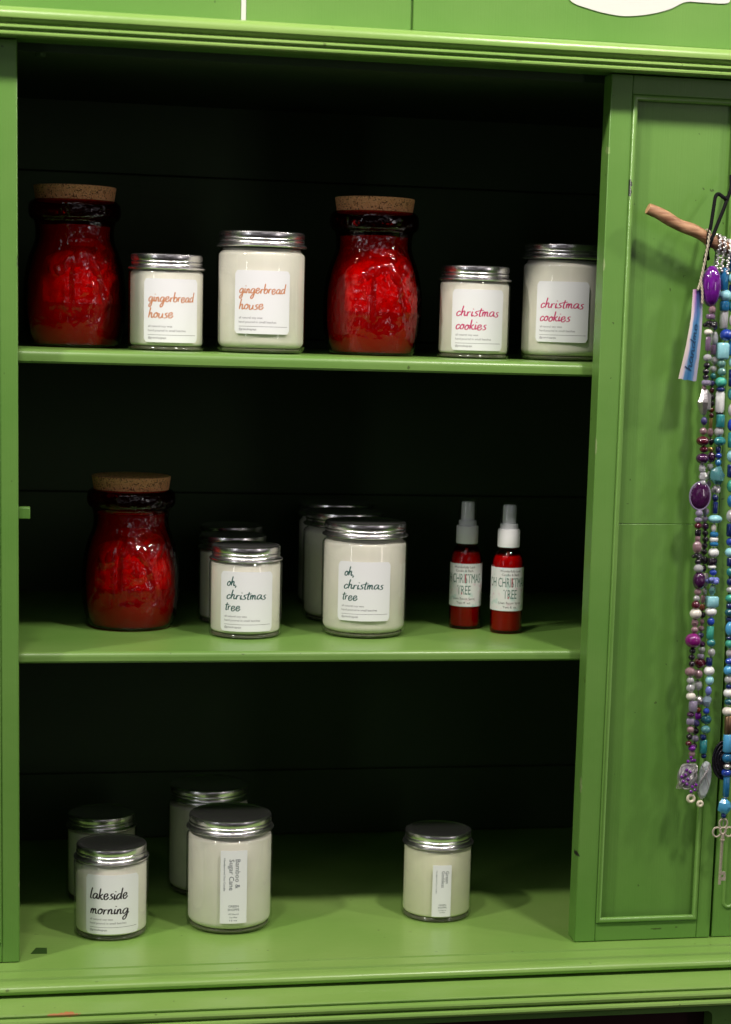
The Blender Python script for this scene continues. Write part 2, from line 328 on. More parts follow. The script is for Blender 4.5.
# lower front frame with drawer opening (rounded corner)
XO, ZO, rr = 671.5, -684.5, 6
outl = [(-200, -677.4), (860, -677.4), (860, -840), (XO, -840)]+[(XO-rr+rr*math.cos(math.radians(a)), ZO-rr+rr*math.sin(math.radians(a))) for a in range(0, 91, 15)]+[(-200, ZO)]
n = len(outl); b = MB(); b.add([(x, -96, z) for x, z in outl]+[(x, -72, z) for x, z in outl], [tuple(range(n)), tuple(range(2*n-1, n-1, -1))]+[(i, (i+1) % n, n+(i+1) % n, n+i) for i in range(n)])
part(b, 'lower_frame', M['paint'], smooth=False)
b = MB(); b.box(-200, XO+20, -70, -60, -840, -679); part(b, 'drawer_front', M['maroon'])

def bead_rect(x0, x1, z0, z1, yc, r, parent, n=9):
    """half-round moulding mitred round a panel"""
    b = MB(); vs = []; fs = []
    prof = [(r*math.cos(math.pi*k/n), -1.25*r*math.sin(math.pi*k/n)) for k in range(n+1)]
    cs = [(x0, z0, 1, 1), (x1, z0, -1, 1), (x1, z1, -1, -1), (x0, z1, 1, -1)]
    for cx, cz, sx, sz in cs:
        for u, v in prof: vs.append((cx+sx*u, yc+v, cz+sz*u))
    L = n+1
    for i in range(4):
        j = (i+1) % 4
        for k in range(L-1): fs.append((i*L+k, i*L+k+1, j*L+k+1, j*L+k))
    b.add(vs, fs); return part(b, 'bead_moulding', M['bead_paint'], parent, angle=50)
def door(x0, x1, z0, z1, bx0, bx1, bz0, bz1, crack):
    d = bpy.data.objects.new('door', None); COL.objects.link(d); d.location = P(x0, 0, z0); d.parent = cup; d.matrix_parent_inverse = Matrix.Translation(-cup.location)
    b = MB(); r = 2.9
    b.box(x0, bx0-r, 0, 25, z0, z1); b.box(bx1+r, x1, 0, 25, z0, z1)
    b.box(bx0-r+.02, bx1+r-.02, 0.15, 24.8, z0+.1, bz0-r); b.box(bx0-r+.02, bx1+r-.02, 0.15, 24.8, bz1+r, z1-.1)
    fr = b.build('frame', M['paint'], d, bevel=.9); fr.matrix_parent_inverse = Matrix.Translation(-d.location)
    b = MB(); b.box(bx0-r, bx1+r, 6.5, 18, bz0-r, crack-.12); b.box(bx0-r, bx1+r, 6.5, 18, crack+.12, bz1+r)
    o = b.build('panel', M['paint'], d, bevel=.5); o.matrix_parent_inverse = Matrix.Translation(-d.location)
    o = bead_rect(bx0, bx1, bz0, bz1, 1.0, r, cup); o.parent = d; o.matrix_parent_inverse = Matrix.Translation(-d.location)
    b = MB(); bb = [(bx0-r, bz0-r, bx0+1.5, bz1+r), (bx1-1.5, bz0-r, bx1+r, bz1+r)]
    return d
door(550.8, 699.6, -639.4, 243, 576, 681.6, -616.6, 221.4, -199.4)
door(-190, -17.7, -639.4, 243, -165, -37.6, -616.6, 221.4, -160)
# pilaster right of the door, with a round-ended flute
b = MB(); b.box(702.2, 860, 1.0, 30, -639.4, 244.4)
part(b, 'pilaster', M['paint'], bevel=.8)
pts = [(713.5, 1.2, 200)]+[(713.5, 1.2, z) for z in range(150, -600, -50)]
pts += [(719-5.5*math.cos(math.radians(a)), 1.2, -601-5.5*math.sin(math.radians(a))) for a in range(0, 181, 15)]+[(724.5, 1.2, z) for z in range(-600, 201, 50)]
b = MB(); b.tube(pts, 1.9, 10); part(b, 'flute_moulding', M['bead_paint'])
b = MB(); b.box(-28, -6.8, 26, 40, -202, -191); part(b, 'door_catch', M['paint'], bevel=.8)
b = MB(); b.lathe([(8.5, -2), (8.5, -4), (7, -7), (4.2, -13), (0, -14)], (3.5, 42, 247), 8); part(b, 'turn_button', simple('dim_green_button', (.05, .10, .03), .5), smooth=False)
b = MB(); b.add([(-1.9, 43.2, ZD+.35), (9, 42, ZD+.35), (8.9, 24, ZD+.35), (-7.2, 25, ZD+.35), (-1.9, 43.2, ZD-.2), (9, 42, ZD-.2), (8.9, 24, ZD-.2), (-7.2, 25, ZD-.2)], [(3, 2, 1, 0), (4, 5, 6, 7), (0, 1, 5, 4), (1, 2, 6, 5), (2, 3, 7, 6), (3, 0, 4, 7)]); part(b, 'dark_patch', simple('dark_green_patch', (.03, .075, .012), .5), smooth=False)  # thin dark green patch lying on the deck

# ------------------------------------------------------------------ writing
GL = {}
bowl = [(.78, .88), (.45, 1.0), (.14, .62), (.12, .2), (.34, 0), (.62, .32), (.8, .92)]
GL['a'] = (.98, [bowl, [(.8, .95), (.74, .3), (.86, .02), (1.02, .2)]])
GL['b'] = (.86, [[(.2, 2.1), (.12, 1), (.1, .1)], [(.12, .45), (.42, 1), (.7, .72), (.62, .18), (.34, 0), (.12, .15)]])
GL['c'] = (.72, [[(.66, .78), (.46, 1), (.14, .62), (.16, .12), (.4, 0), (.72, .35)]])
GL['d'] = (1.0, [bowl, [(.9, 2.1), (.8, 1), (.78, .15), (.95, .05)]])
GL['e'] = (.90, [[(.14, .44), (.5, .58), (.66, .86), (.48, 1.08), (.22, .9), (.12, .45), (.26, 0), (.52, -.02), (.86, .45)]])
GL['g'] = (.98, [bowl, [(.8, .95), (.76, 0), (.62, -.85), (.34, -1.15), (.2, -.8), (.5, -.3), (1.02, .25)]])
GL['h'] = (.88, [[(.28, 2.1), (.16, 1), (.1, 0)], [(.12, .4), (.38, .98), (.58, .85), (.56, .2), (.7, 0), (.88, .25)]])
GL['i'] = (.42, [[(.2, .98), (.14, .3), (.22, 0), (.42, .25)], [(.25, 1.42), (.27, 1.55)]])
GL['k'] = (.78, [[(.24, 2.1), (.1, 0)], [(.66, 1.05), (.18, .5), (.34, .42), (.56, .04), (.8, .15)]])
GL['l'] = (.44, [[(.28, 2.1), (.14, 1), (.12, .12), (.42, .12)]])
GL['m'] = (1.1, [[(.14, .98), (.1, 0)], [(.12, .45), (.32, .98), (.46, .8), (.42, 0)], [(.44, .45), (.68, .98), (.82, .8), (.84, .12), (1.1, .15)]])
GL['n'] = (.82, [[(.14, .98), (.1, 0)], [(.12, .45), (.36, .98), (.54, .8), (.56, .12), (.82, .2)]])
GL['o'] = (.8, [[(.42, 1), (.13, .62), (.15, .12), (.4, 0), (.66, .4), (.6, .88), (.42, 1), (.55, .8), (.84, .86)]])
GL['r'] = (.62, [[(.14, .98), (.1, 0)], [(.12, .5), (.3, .92), (.6, .9)]])
GL['s'] = (.66, [[(.64, 1.02), (.34, .92), (.26, .66), (.52, .4), (.44, .08), (.04, -.05)]])
GL['t'] = (.52, [[(.34, 1.75), (.22, .8), (.22, .1), (.46, .12)], [(-.08, 1.18), (.72, 1.36)]])
GL['u'] = (.88, [[(.14, .96), (.12, .2), (.34, 0), (.6, .38), (.68, .96)], [(.68, .96), (.66, .2), (.88, .15)]])
GL[','] = (.4, [[(.18, .12), (.06, -.35)]])
GL[' '] = (.4, [])
def script_word(word, x0, base, width, xh, slant=.10, pen=.215):
    """brush-pen word as flat ribbons in label coordinates (right, up); returns verts, faces"""
    tot = sum(GL[c][0] for c in word); sx = width/tot; vs = []; fs = []; x = x0
    for ci, c in enumerate(word):
        adv, strokes = GL[c]
        dy = .06*math.sin(ci*2.1)*xh
        for st in strokes:
            pts = spline([(px, py, 0) for px, py in st], 6); q = [Vector((x+(p.x+slant*p.y)*sx, base+dy+p.y*xh, 0)) for p in pts]; n = len(q); k0 = len(vs)
            for i, p in enumerate(q):
                t = (q[min(i+1, n-1)]-q[max(i-1, 0)]); t = t.normalized() if t.length > 1e-9 else Vector((1, 0, 0)); nn = Vector((-t.y, t.x, 0))
                wd = pen*xh*(.32+.34*abs(t.y))*(1 if 0 < i < n-1 else .55)
                vs += [(p.x+nn.x*wd, p.y+nn.y*wd), (p.x-nn.x*wd, p.y-nn.y*wd)]
            fs += [(k0+2*i, k0+2*i+1, k0+2*i+3, k0+2*i+2) for i in range(n-1)]
        x += adv*sx
    return vs, fs
_tc = {}
def type_text(body, x0, base, size, sx=1.0, width=None):
    if body not in _tc:
        cu = bpy.data.curves.new('t', 'FONT'); cu.body = body; cu.size = 1; cu.resolution_u = 2
        o = bpy.data.objects.new('t', cu); COL.objects.link(o); bpy.context.view_layer.update()
        me = o.evaluated_get(bpy.context.evaluated_depsgraph_get()).to_mesh()
        _tc[body] = ([(v.co.x, v.co.y) for v in me.vertices], [tuple(p.vertices) for p in me.polygons]); o.to_mesh_clear() if False else None
        bpy.data.objects.remove(o); bpy.data.curves.remove(cu)
    v, f = _tc[body]
    if width: sx = width/(max(p[0] for p in v)-min(p[0] for p in v))/size
    mn = min(p[0] for p in v)
    return [(x0+(x-mn)*size*sx, base+y*size) for x, y in v], f
def rule(x0, x1, z, h=.35, n=12):
    vs = []; fs = []
    for i in range(n+1):
        x = x0+(x1-x0)*i/n; vs += [(x, z), (x, z+h)]
    return vs, [(2*i, 2*i+2, 2*i+3, 2*i+1) for i in range(n)]
def wrap(parts, R, th, z0, name, mat, parent, uc=0, rot=None):
    """lay flat pieces (u right, v up) round a jar of radius R, u = uc facing angle th; th = 0 faces -y"""
    vs = []; fs = []
    for v, f in parts:
        k = len(vs)
        for u, vv in v:
            a = th+(u-uc)/R; vs.append((R*math.sin(a)*S, -R*math.cos(a)*S, (z0+vv)*S))
        fs += [tuple(i+k for i in g) for g in f]
    return finish(name, vs, fs, mat, parent, smooth=False)
def label_patch(w_, h_, rc, R, th, z0, mat, parent, n=28):
    vs = []; fs = []
    for i in range(n+1):
        u = w_*i/n; d = min(u, w_-u); cut = 0 if d >= rc else rc-math.sqrt(max(0, rc*rc-(rc-d)**2))
        a = th+(u-w_/2)/R
        for rad in (R, R+.16):
            for v in (cut, h_-cut): vs.append((rad*math.sin(a)*S, -rad*math.cos(a)*S, (z0+v)*S))
    for i in range(n):
        a = i*4; c = a+4
        fs += [(a+2, c+2, c+3, a+3), (a, a+1, c+1, c), (a, c, c+2, a+2), (a+1, a+3, c+3, c+1)]
    fs += [(0, 2, 3, 1), (n*4, n*4+1, n*4+3, n*4+2)]
    return finish('label', vs, fs, mat, parent, smooth=True)

# ------------------------------------------------------------------ candle jars
JM = {}
def jar_meshes(kind):
    if kind in JM: return JM[kind]
    big = kind == 'big'
    R, H, zs = (45.6, 121, 97) if big else (38.3, 95.5, 75.5)
    rb = 9 if big else 4
    g = MB(False); prof = [(0, 1.4), (R-rb-3, .8), (R-rb, 0)]
    for k in range(1, 7): a = math.pi/2*k/6; prof.append((R-rb+rb*math.sin(a), rb-rb*math.cos(a)))
    prof += [(R, zs*.5), (R, zs), (R-.5, zs+2.2), (R-1.8, zs+4), (R-3.4, zs+5), (R-4.4, zs+6.4), (R-4.5, H-4)]
    g.lathe(prof, seg=72); go = g.build('glass', M['glass'])
    b = MB(False); Rw = R-2.2; bt = 5
    prof = [(0, bt), (Rw-rb*.8, bt)]
    for k in range(1, 6): a = math.pi/2*k/5; prof.append((Rw-rb*.8+rb*.8*math.sin(a), bt+rb*.8-rb*.8*math.cos(a)))
    prof += [(Rw, zs), (Rw-.6, zs+2), (Rw-2.2, zs+3.6), (Rw-3.6, zs+4.8), (Rw-4.2, zs+7), (0, zs+6.6)]
    b.lathe(prof, seg=72); wo = b.build('wax', M['wax'])
    b = MB(False); b.lathe([(0, 1.6), (R-rb-1, 1.2), (R-rb*.55, 1.6), (R-rb*.3-1.2, 3.4), (R-rb*.35-2.2, 4.6), (0, 4.6)], seg=72); bo = b.build('base_glass', M['thick'])
    b = MB(False); q = H-15.5; r = R
    prof = [(r-3.4, q), (r-.4, q), (r+.35, q+.8), (r+.2, q+1.9), (r-1.6, q+2.7), (r-2.6, q+3.8), (r-3.0, q+5.2), (r-2.3, q+6.2), (r-2.2, q+7.0), (r-3.1, q+7.9), (r-3.2, q+8.6),
            (r-2.5, q+9.2), (r-2.4, q+13.4), (r-2.9, q+14.6), (r-4.0, q+15.4), (r-5.4, q+15.5), (r-6.4, q+14.9), (r-7.4, q+14.6), (0, q+14.6)]
    b.lathe(prof, seg=168, knurl=(11, 12)); lo = b.build('lid', M['lid'])
    JM[kind] = (R, H, zs, [go, bo, wo, lo]); 
    JM[kind+'_used'] = False
    return JM[kind]
def jar(kind, x, y, z, label, group, waxm=None):
    R, H, zs, parts = jar_meshes(kind)
    t = thing('candle_jar', label, 'candle', (x, y, z), group)
    for o in parts:
        c = o if not JM[kind+'_used'] else o.copy()
        if JM[kind+'_used']: COL.objects.link(c)
        c.parent = t
        if waxm and c.name.startswith('wax'):
            c.data = c.data.copy(); c.data.materials[0] = waxm
        if c.name.startswith('lid'): c.rotation_euler = (0, 0, random.uniform(0, 6))
    JM[kind+'_used'] = True
    return t, R
def face_angle(x, y, off): return math.asin(off)-math.atan2(x, 1870+y)
SMALL = [('all natural soy wax', 47.6, 24.5), ('hand poured in small batches', 51.8, 38.5)]
def script_label(t, R, x, y, off, z0, words, ink, w_=58, h_=62.5):
    th = face_angle(x, y, off)
    lb = label_patch(w_, h_, 3.6, R+.12, th, z0, M['label'], t)
    o = wrap([script_word(*wd) for wd in words], R+.36, th, z0, 'lettering', ink, lb, uc=w_/2)
    pr = [type_text(s_, 4.8, h_-v, 3.0, width=wd) for s_, v, wd in SMALL]+[rule(4.6, w_-2.4, h_-55.4, .38)]+[type_text('@greenshoppepa', 4.8, h_-58.9, 3.0, width=18.5)]
    wrap(pr, R+.36, th, z0, 'small_print', M['ink_grey'], lb, uc=w_/2)
H_ = 62.5
GB = [('gingerbread', 4.8, H_-22.6, 48, 4.6), ('house', 4.6, H_-38.4, 25.5, 4.8)]
CC = [('christmas', 4.6, H_-27.4, 47, 4.9), ('cookies', 4.4, H_-41, 33, 4.9)]
OH = [('oh,', 7.2, H_-14.8, 11.5, 4.6), ('christmas', 6.6, H_-28.6, 43, 4.6), ('tree', 5.2, H_-40.6, 17, 4.6)]
LK = [('lakeside', 4.6, H_-25.2, 40, 5.6), ('morning', 4.8, H_-41, 41, 5.4)]
GRP1 = 'candle jars on the top shelf'; GRP2 = 'candle jars on the middle shelf'; GRP3 = 'candle jars on the bottom shelf'
def cand(kind, x, y, z, off, z0, words, ink, label, grp):
    t, R = jar(kind, x, y, z, label, grp); script_label(t, R, x, y, off, z0, words, ink)
e_ = .12
cand('small', 128, 112, Z1+e_, .145, 8.5, GB, M['ink_orange'], 'small cream candle jar with orange gingerbread house lettering', GRP1)
cand('big', 223.6, 112, Z1+e_, .03, 19.5, GB, M['ink_orange'], 'large cream candle jar with orange gingerbread house lettering', GRP1)
cand('small', 451, 135, Z1+e_, .13, 8.5, CC, M['ink_crimson'], 'small cream candle jar with crimson christmas cookies lettering', GRP1)
cand('big', 549, 138, Z1+e_, -.02, 19.5, CC, M['ink_crimson'], 'large cream candle jar with crimson christmas cookies lettering beside the door', GRP1)
cand('small', 215, 137, Z2+e_, .04, 8.5, OH, M['ink_teal'], 'small cream candle jar with dark teal oh, christmas tree lettering', GRP2)
cand('big', 342.5, 143, Z2+e_, .0, 19.5, OH, M['ink_teal'], 'large cream candle jar with dark teal oh, christmas tree lettering', GRP2)
jar('small', 211, 232, Z2+e_, 'shaded small candle jar directly behind the small oh, christmas tree jar', GRP2)
jar('small', 219, 330, Z2+e_, 'dark lid of the rearmost small candle jar, behind two others on the middle shelf', GRP2)
jar('big', 336, 246, Z2+e_, 'shaded large candle jar directly behind the large oh, christmas tree jar', GRP2)
jar('big', 343, 350, Z2+e_, 'dark rearmost large candle jar, third back in its row on the middle shelf', GRP2)
cand('small', 75, 92, ZD+e_, .04, 8.0, LK, M['ink_black'], 'cream candle jar with black lakeside morning lettering', GRP3)
jar('small', 69, 218, ZD+e_, 'dark candle jar standing in shadow behind the lakeside morning jar', GRP3)
jar('big', 188, 236, ZD+e_, 'shaded large candle jar behind the bamboo and sugar cane jar', GRP3)
def strip_label(t, R, x, y, off, z0, w_, h_, big, words, extra):
    th = face_angle(x, y, off); lb = label_patch(w_, h_, .2, R+.12, th, z0, M['label'], t, n=12)
    def turn(vf, ux, v0):   # text running downwards
        v, f = vf; return [(ux+b_, v0-a_) for a_, b_ in v], f
    pr = [turn(type_text(s_, 0, 0, sz, width=wd), ux, h_-top) for s_, sz, wd, ux, top in words]
    wrap(pr, R+.36, th, z0, 'lettering', M['ink_navy'], lb, uc=w_/2)
    pr = [type_text(s_, w_/2-wd/2+dx, vz, sz, width=wd) for s_, vz, sz, wd, dx in extra]
    wrap(pr, R+.36, th, z0, 'small_print', M['ink_navy'], lb, uc=w_/2)
t, R = jar('big', 199.2, 105, ZD+e_, 'large cream candle jar with narrow Bamboo & Sugar Cane strip label', GRP3)
strip_label(t, R, 199.2, 105, .10, 13.5, 28, 78, True, [('Bamboo &', 7.2, 31, 15.6, 9.2), ('Sugar Cane', 7.2, 33, 9.2, 9.2), ('Handpoured Soy Candle', 2.6, 35, 3.4, 8)],
            [('GREEN', 17.5, 3.4, 10.5, 0), ('SHOPPE', 13.8, 3.4, 12, 0), ('All Natural', 9.4, 2.4, 10.5, 0), ('Soy Wax', 6, 2.4, 8, 0), ('12 oz', 2.8, 2.0, 8, 0)])
t, R = jar('small', 426.3, 116, ZD+e_, 'small pale green candle jar with Green Goddess strip label, alone on the right', GRP3, M['wax_green'])
strip_label(t, R, 426.3, 116, .15, 7.5, 20.5, 57, False, [('Green', 5.4, 13.5, 14, 6.5), ('Goddess', 5.4, 18, 9.6, 6.5), ('Handpoured Soy Candle', 1.8, 25, 3.8, 6)],
            [('GREEN', 12.2, 2.6, 8, 1), ('SHOPPE', 9.4, 2.6, 9.4, 1), ('All Natural', 6.6, 1.8, 8, 1), ('Soy Wax', 4.2, 1.8, 6, 1)])

# ------------------------------------------------------------------ red figure jars with corks
RP = [(0, 2), (34, 1), (40, 0), (44, 2), (47, 8), (50.0, 20), (51.6, 36), (51.8, 52), (51.2, 66), (49, 80), (45.4, 93), (41.6, 103), (39.8, 110), (39.6, 118), (40.4, 124), (41.6, 127),
      (44.6, 129.5), (46.4, 134), (46.6, 139.5), (45.2, 144.5), (41.6, 147.5)]
def red_relief(th, z, rot):
    """pressed-glass figure: coat with button band, mitten arms, beard, hem"""
    a = (th-rot+math.pi) % (2*math.pi)-math.pi; u = a*48; h = 0
    def cap(x0, z0, x1, z1, w_, ht):
        dx, dz = x1-x0, z1-z0; t = max(0, min(1, ((u-x0)*dx+(z-z0)*dz)/(dx*dx+dz*dz))); d = math.hypot(u-x0-dx*t, z-z0-dz*t)/w_
        return ht*math.exp(-d**2.6)
    h += cap(-30, 78, -10, 92, 9, 4.2); h += cap(30, 96, 12, 82, 9.5, 4.6)          # arms
    h += cap(-2, 108, 2, 98, 11, 3.0)                                               # head
    h += cap(-6, 92, -2, 60, 5.5, 2.2)+cap(4, 92, 6, 60, 5, 1.9)                       # beard / lapels
    if 38 < z < 86: h += 1.2*math.exp(-((u+12)/3.0)**4)+1.2*math.exp(-((u+22)/2.2)**4) # button band
    h += cap(2, 88, 24, 46, 2.4, 1.8)                                                 # coat edge
    h += 1.3/(1+math.exp((42-z)/1.2))*(1 if abs(u) < 34 else math.exp(-((abs(u)-34)/6)**2))*(1/(1+math.exp((z-98)/5)))
    if abs(u) < 40: h += 1.1*math.exp(-((z-42)/2.0)**2)+.8*math.exp(-((z-64)/1.6)**2)*(abs(u) < 26)
    f = 1/(1+math.exp((28-z)/2))/(1+math.exp((z-116)/3))*(1/(1+math.exp((abs(u)-44)/5)))
    n_ = noise.noise(Vector((u*.12, z*.12, rot*9)))*1.6+noise.noise(Vector((u*.34, z*.34, 3+rot*9)))*1.2+noise.noise(Vector((u*.75, z*.75, 5)))*.6
    return (h+n_)*f
def cmb(prof, n):
    out = []
    for i in range(len(prof)-1):
        for k in range(n): t = k/n; out.append((prof[i][0]*(1-t)+prof[i+1][0]*t, prof[i][1]*(1-t)+prof[i+1][1]*t))
    return out+[prof[-1]]
def smooth_prof(prof, n=4): return [(p.x, p.y) for p in spline([(a, b_, 0) for a, b_ in prof], n)]
def red_jar(x, y, z, rot, label, dim=1):
    t = thing('figure_jar', label, 'jar', (x, y, z), 'red glass figure jars with corks')
    seg = 220
    def rel(prof, dr, cut=None, k=1):
        vs = []; fs = []; pr = [p for p in prof if cut is None or p[1] <= cut]; L = len(pr)
        for i in range(seg):
            th = 2*math.pi*i/seg
            for r, zz in pr:
                rr_ = max(0, r-dr+(k*red_relief(th, zz, rot) if r > 20 else 0)); vs.append((rr_*math.sin(th)*S, -rr_*math.cos(th)*S, zz*S))
        for i in range(seg):
            q = (i+1) % seg
            for j in range(L-1): fs.append((i*L+j, q*L+j, q*L+j+1, i*L+j+1))
        fs.append(tuple(i*L+L-1 for i in range(seg)))
        return vs, fs
    prof = smooth_prof(RP, 5)
    v, f = rel(prof, 0); finish('glass', v, f, M['red_glass'], t, angle=80)
    v, f = rel([(r_, max(z_, 3)) for r_, z_ in prof if z_ < 123], 4.4, k=.5); finish('wax', v, f, M['dark_red_wax'], t, angle=80)
    # the figure's own red body inside the darker glass: skirt, coat, two mitten arms, head
    vs = []; fs = []; zz_ = [3+120*k/70 for k in range(71)]; L = len(zz_)
    def gr(z_):
        for (r0, z0), (r1, z1) in zip(prof, prof[1:]):
            if z0 <= z_ <= z1: return r0+(r1-r0)*(z_-z0)/max(1e-6, z1-z0)
        return 39
    sg = lambda q: 1/(1+math.exp(-q))
    for i in range(seg):
        th = 2*math.pi*i/seg; a = (th-rot+math.pi) % (2*math.pi)-math.pi; u = a*48
        for z_ in zz_:
            base = gr(z_)-4.2-12.0*sg((41-z_)/.8)-10*sg((abs(u)-58)/2.5)-3*sg((z_-94)/2)+4.5*math.exp(-((z_-106)/7)**2-(u/28)**4)-4*sg((z_-112)/2)
            arm = 8*math.exp(-(((u+26)*.9+(z_-84)*.5)/14)**2-(((z_-86)-(u+26)*.35)/8.5)**2)+9*math.exp(-((u-24)/15)**2-(((z_-90)-(u-24)*.35)/8.5)**2)
            cut = -5*math.exp(-((u-8-(88-z_)*.28)/2.0)**2)*sg((z_-44)/2)*sg((88-z_)/3)-3.5*math.exp(-((u+16)/1.6)**2)*sg((z_-40)/2)*sg((88-z_)/3)
            r_ = min(gr(z_)-2.2, base+arm+cut+.5*red_relief(th, z_, rot))
            if z_ > 121: r_ *= .85
            vs.append((r_*math.sin(th)*S, -r_*math.cos(th)*S, z_*S))
    for i in range(seg):
        q = (i+1) % seg
        for j in range(L-1): fs.append((i*L+j, q*L+j, q*L+j+1, i*L+j+1))
    fs += [tuple(i*L+L-1 for i in range(seg)), tuple(i*L for i in range(seg))[::-1]]
    finish('figure', vs, fs, M['red_wax'], t, angle=80)
    b = MB(False); b.lathe([(0, 146), (39.4, 146), (39.6, 148), (41.6, 160.8), (41, 161.6), (0, 161.6)], seg=64); b.build('cork', M['cork'], t, bevel=.5)
red_jar(38, 165, Z1+.12, .25, 'red glass figure jar with cork at the left end of the top shelf')
red_jar(345, 150, Z1+.12, .18, 'bright red glass figure jar with cork between candles on the top shelf')
red_jar(98, 195, Z2+.12, .05, 'dark red glass figure jar with cork on the middle shelf')

# ------------------------------------------------------------------ spray bottles
def spray(x, y, z, turn, label):
    t = thing('spray_bottle', label, 'spray bottle', (x, y, z), 'red room spray bottles')
    R = 17.4
    b = MB(False); prof = [(0, 1.2), (R-4, .4), (R-2.5, 0), (R-.8, .8), (R, 3), (R, 74), (R-.4, 79), (R-1.8, 83.5), (R-4.0, 88), (R-6.4, 91.2), (9, 93), (9, 96)]
    b.lathe(prof, seg=56); b.build('bottle', M['red_liquid'], t)
    b = MB(False); b.lathe([(0, 3), (R-3, 3), (R-1.4, 5), (R-1.4, 77), (R-2.4, 81.5), (R-4.2, 84.5), (0, 84.6)], seg=48); b.build('liquid', M['liquid'], t)
    b = MB(False); b.tube([(-7, 2, 4), (-3, 0, 40), (0, 0, 88)], 1.6, 10); b.build('dip_tube', M['straw'], t)
    b = MB(False); b.lathe([(9, 93.5), (11.8, 93.7), (12, 94.5), (12, 112), (11.4, 113), (9.8, 113.4), (9.7, 118), (9.4, 118.6), (7.4, 118.8), (7.2, 137), (6.4, 139), (0, 139.4)], seg=72)
    b.build('pump', M['collar'], t)
    b = MB(False); b.lathe([(10.4, 113.6), (10.3, 121), (9.5, 138), (8.8, 141), (7, 142.4), (0, 142.6)], seg=48); b.build('cap', M['cap'], t)
    b = MB(False); b.box(-1.4, 1.4, -8.4, -6.0, 128, 132); b.build('nozzle', M['collar'], t)
    th = turn-math.atan2(x, 1870+y); w_, h_ = 92, 47
    lb = label_patch(w_, h_, .3, R+.1, th, 25.5, M['label_floral'], t, n=60)
    c = w_/2
    def ct(s_, v, sz, wd, dx=0): return type_text(s_, c-wd/2+dx, v, sz, width=wd)
    wrap([ct('OH CHRISTMAS', 26.0, 14.6, 46, -3), ct('TREE', 13.4, 14.2, 15)], R+.34, th, 25.5, 'lettering', M['ink_green'], lb, uc=c)
    wrap([ct('I', 26.0, 14.6, 1.2, 1.5), rule(c-2.8, c-1.6, 13.4, 2.4, 3)], R+.5, th, 25.5, 'accent_lettering', M['ink_red'], lb, uc=c)
    wrap([ct('Wonderfully Lush', 42.2, 3.6, 24), ct('Candle & Bath', 38.2, 3.6, 20), ct('Linen Room Spray', 7.6, 3.5, 26), ct('Two fl. oz.', 3.0, 3.4, 16)], R+.34, th, 25.5, 'small_print', M['ink_black'], lb, uc=c)
spray(461.5, 178, Z2+.12, -.10, 'red spray bottle with clear cap, the left and farther back of the pair')
spray(500.5, 146, Z2+.12, .22, 'red spray bottle with clear cap, the right and nearer of the pair')

# ------------------------------------------------------------------ beaded strings on a wooden stick
BC = {
 'amethyst': ((.16, .012, .28), 'g'), 'rose': ((.52, .30, .36), 'c'), 'mauve': ((.36, .22, .40), 'c'), 'black': ((.012, .006, .014), 'g'), 'pearl': ((.72, .68, .62), 'p'),
 'crystal': ((.78, .76, .84), 'c'), 'lavender': ((.50, .42, .66), 'c'), 'silver': ((.72, .68, .70), 'm'), 'indigo': ((.05, .04, .16), 'g'), 'garnet': ((.09, .006, .02), 'g'),
 'plum': ((.055, .010, .060), 'g'), 'magenta': ((.22, .010, .17), 'g'), 'grey': ((.48, .50, .54), 'p'), 'amber': ((.16, .035, .010), 'g'), 'gold': ((.62, .42, .16), 'm'),
 'teal': ((.03, .24, .26), 'g'), 'blue': ((.02, .16, .36), 'g'), 'aqua': ((.28, .60, .68), 'p'), 'cobalt': ((.02, .06, .42), 'g'), 'teal_clear': ((.22, .50, .48), 'c'),
 'green': ((.06, .40, .30), 'g'), 'navy': ((.008, .02, .12), 'g'), 'white': ((.74, .76, .76), 'p'), 'aqua_clear': ((.16, .46, .52), 'c'), 'periwinkle': ((.18, .22, .62), 'g'),
 'pale_blue': ((.42, .56, .74), 'c'), 'dark_teal': ((.015, .10, .14), 'g'), 'sky': ((.08, .36, .66), 'p'), 'bronze': ((.38, .24, .14), 'm'), 'cream': ((.7, .64, .5), 'p')}
BM = {}
for k, (c, ty) in BC.items():
    if ty == 'c': BM[k] = simple('bead_'+k, c, .04, trans=.55, ior=1.5, coat=1, bump=.3, bscale=300)
    elif ty == 'm': BM[k] = simple('bead_'+k, c, .28, metal=.9, bump=.5, bscale=700)
    elif ty == 'p': BM[k] = simple('bead_'+k, c, .25, coat=.6, var=.08, bscale=250)
    else: BM[k] = simple('bead_'+k, c, .08, coat=1, trans=.15, var=.3, bscale=220)
M['cord'] = simple('black_cord', (.004, .004, .005), .8, spec=.2, bump=.4, bscale=900)
M['twine'] = simple('cream_twine', (.52, .46, .36), .7, bump=.6, bscale=900)
M['thread'] = simple('beading_thread', (.10, .12, .10), .6)
mt, nt, b = newmat('peeled_stick_wood'); tcn = N(nt, 'ShaderNodeTexCoord'); mpn = N(nt, 'ShaderNodeMapping'); mpn.inputs['Rotation'].default_value = (0, math.radians(22), 0); mpn.inputs['Scale'].default_value = (20, 300, 300)
ns = N(nt, 'ShaderNodeTexNoise'); ns.inputs['Scale'].default_value = 1; ns.inputs['Detail'].default_value = 5; nt.links.new(tcn.outputs['Object'], mpn.inputs[0]); nt.links.new(mpn.outputs[0], ns.inputs['Vector'])
r = N(nt, 'ShaderNodeValToRGB'); r.color_ramp.elements[0].position = .3; r.color_ramp.elements[0].color = (.22, .09, .045, 1); r.color_ramp.elements[1].position = .7; r.color_ramp.elements[1].color = (.56, .32, .18, 1)
nt.links.new(ns.outputs['Fac'], r.inputs[0]); nt.links.new(r.outputs[0], b.inputs['Base Color']); b.inputs['Roughness'].default_value = .6
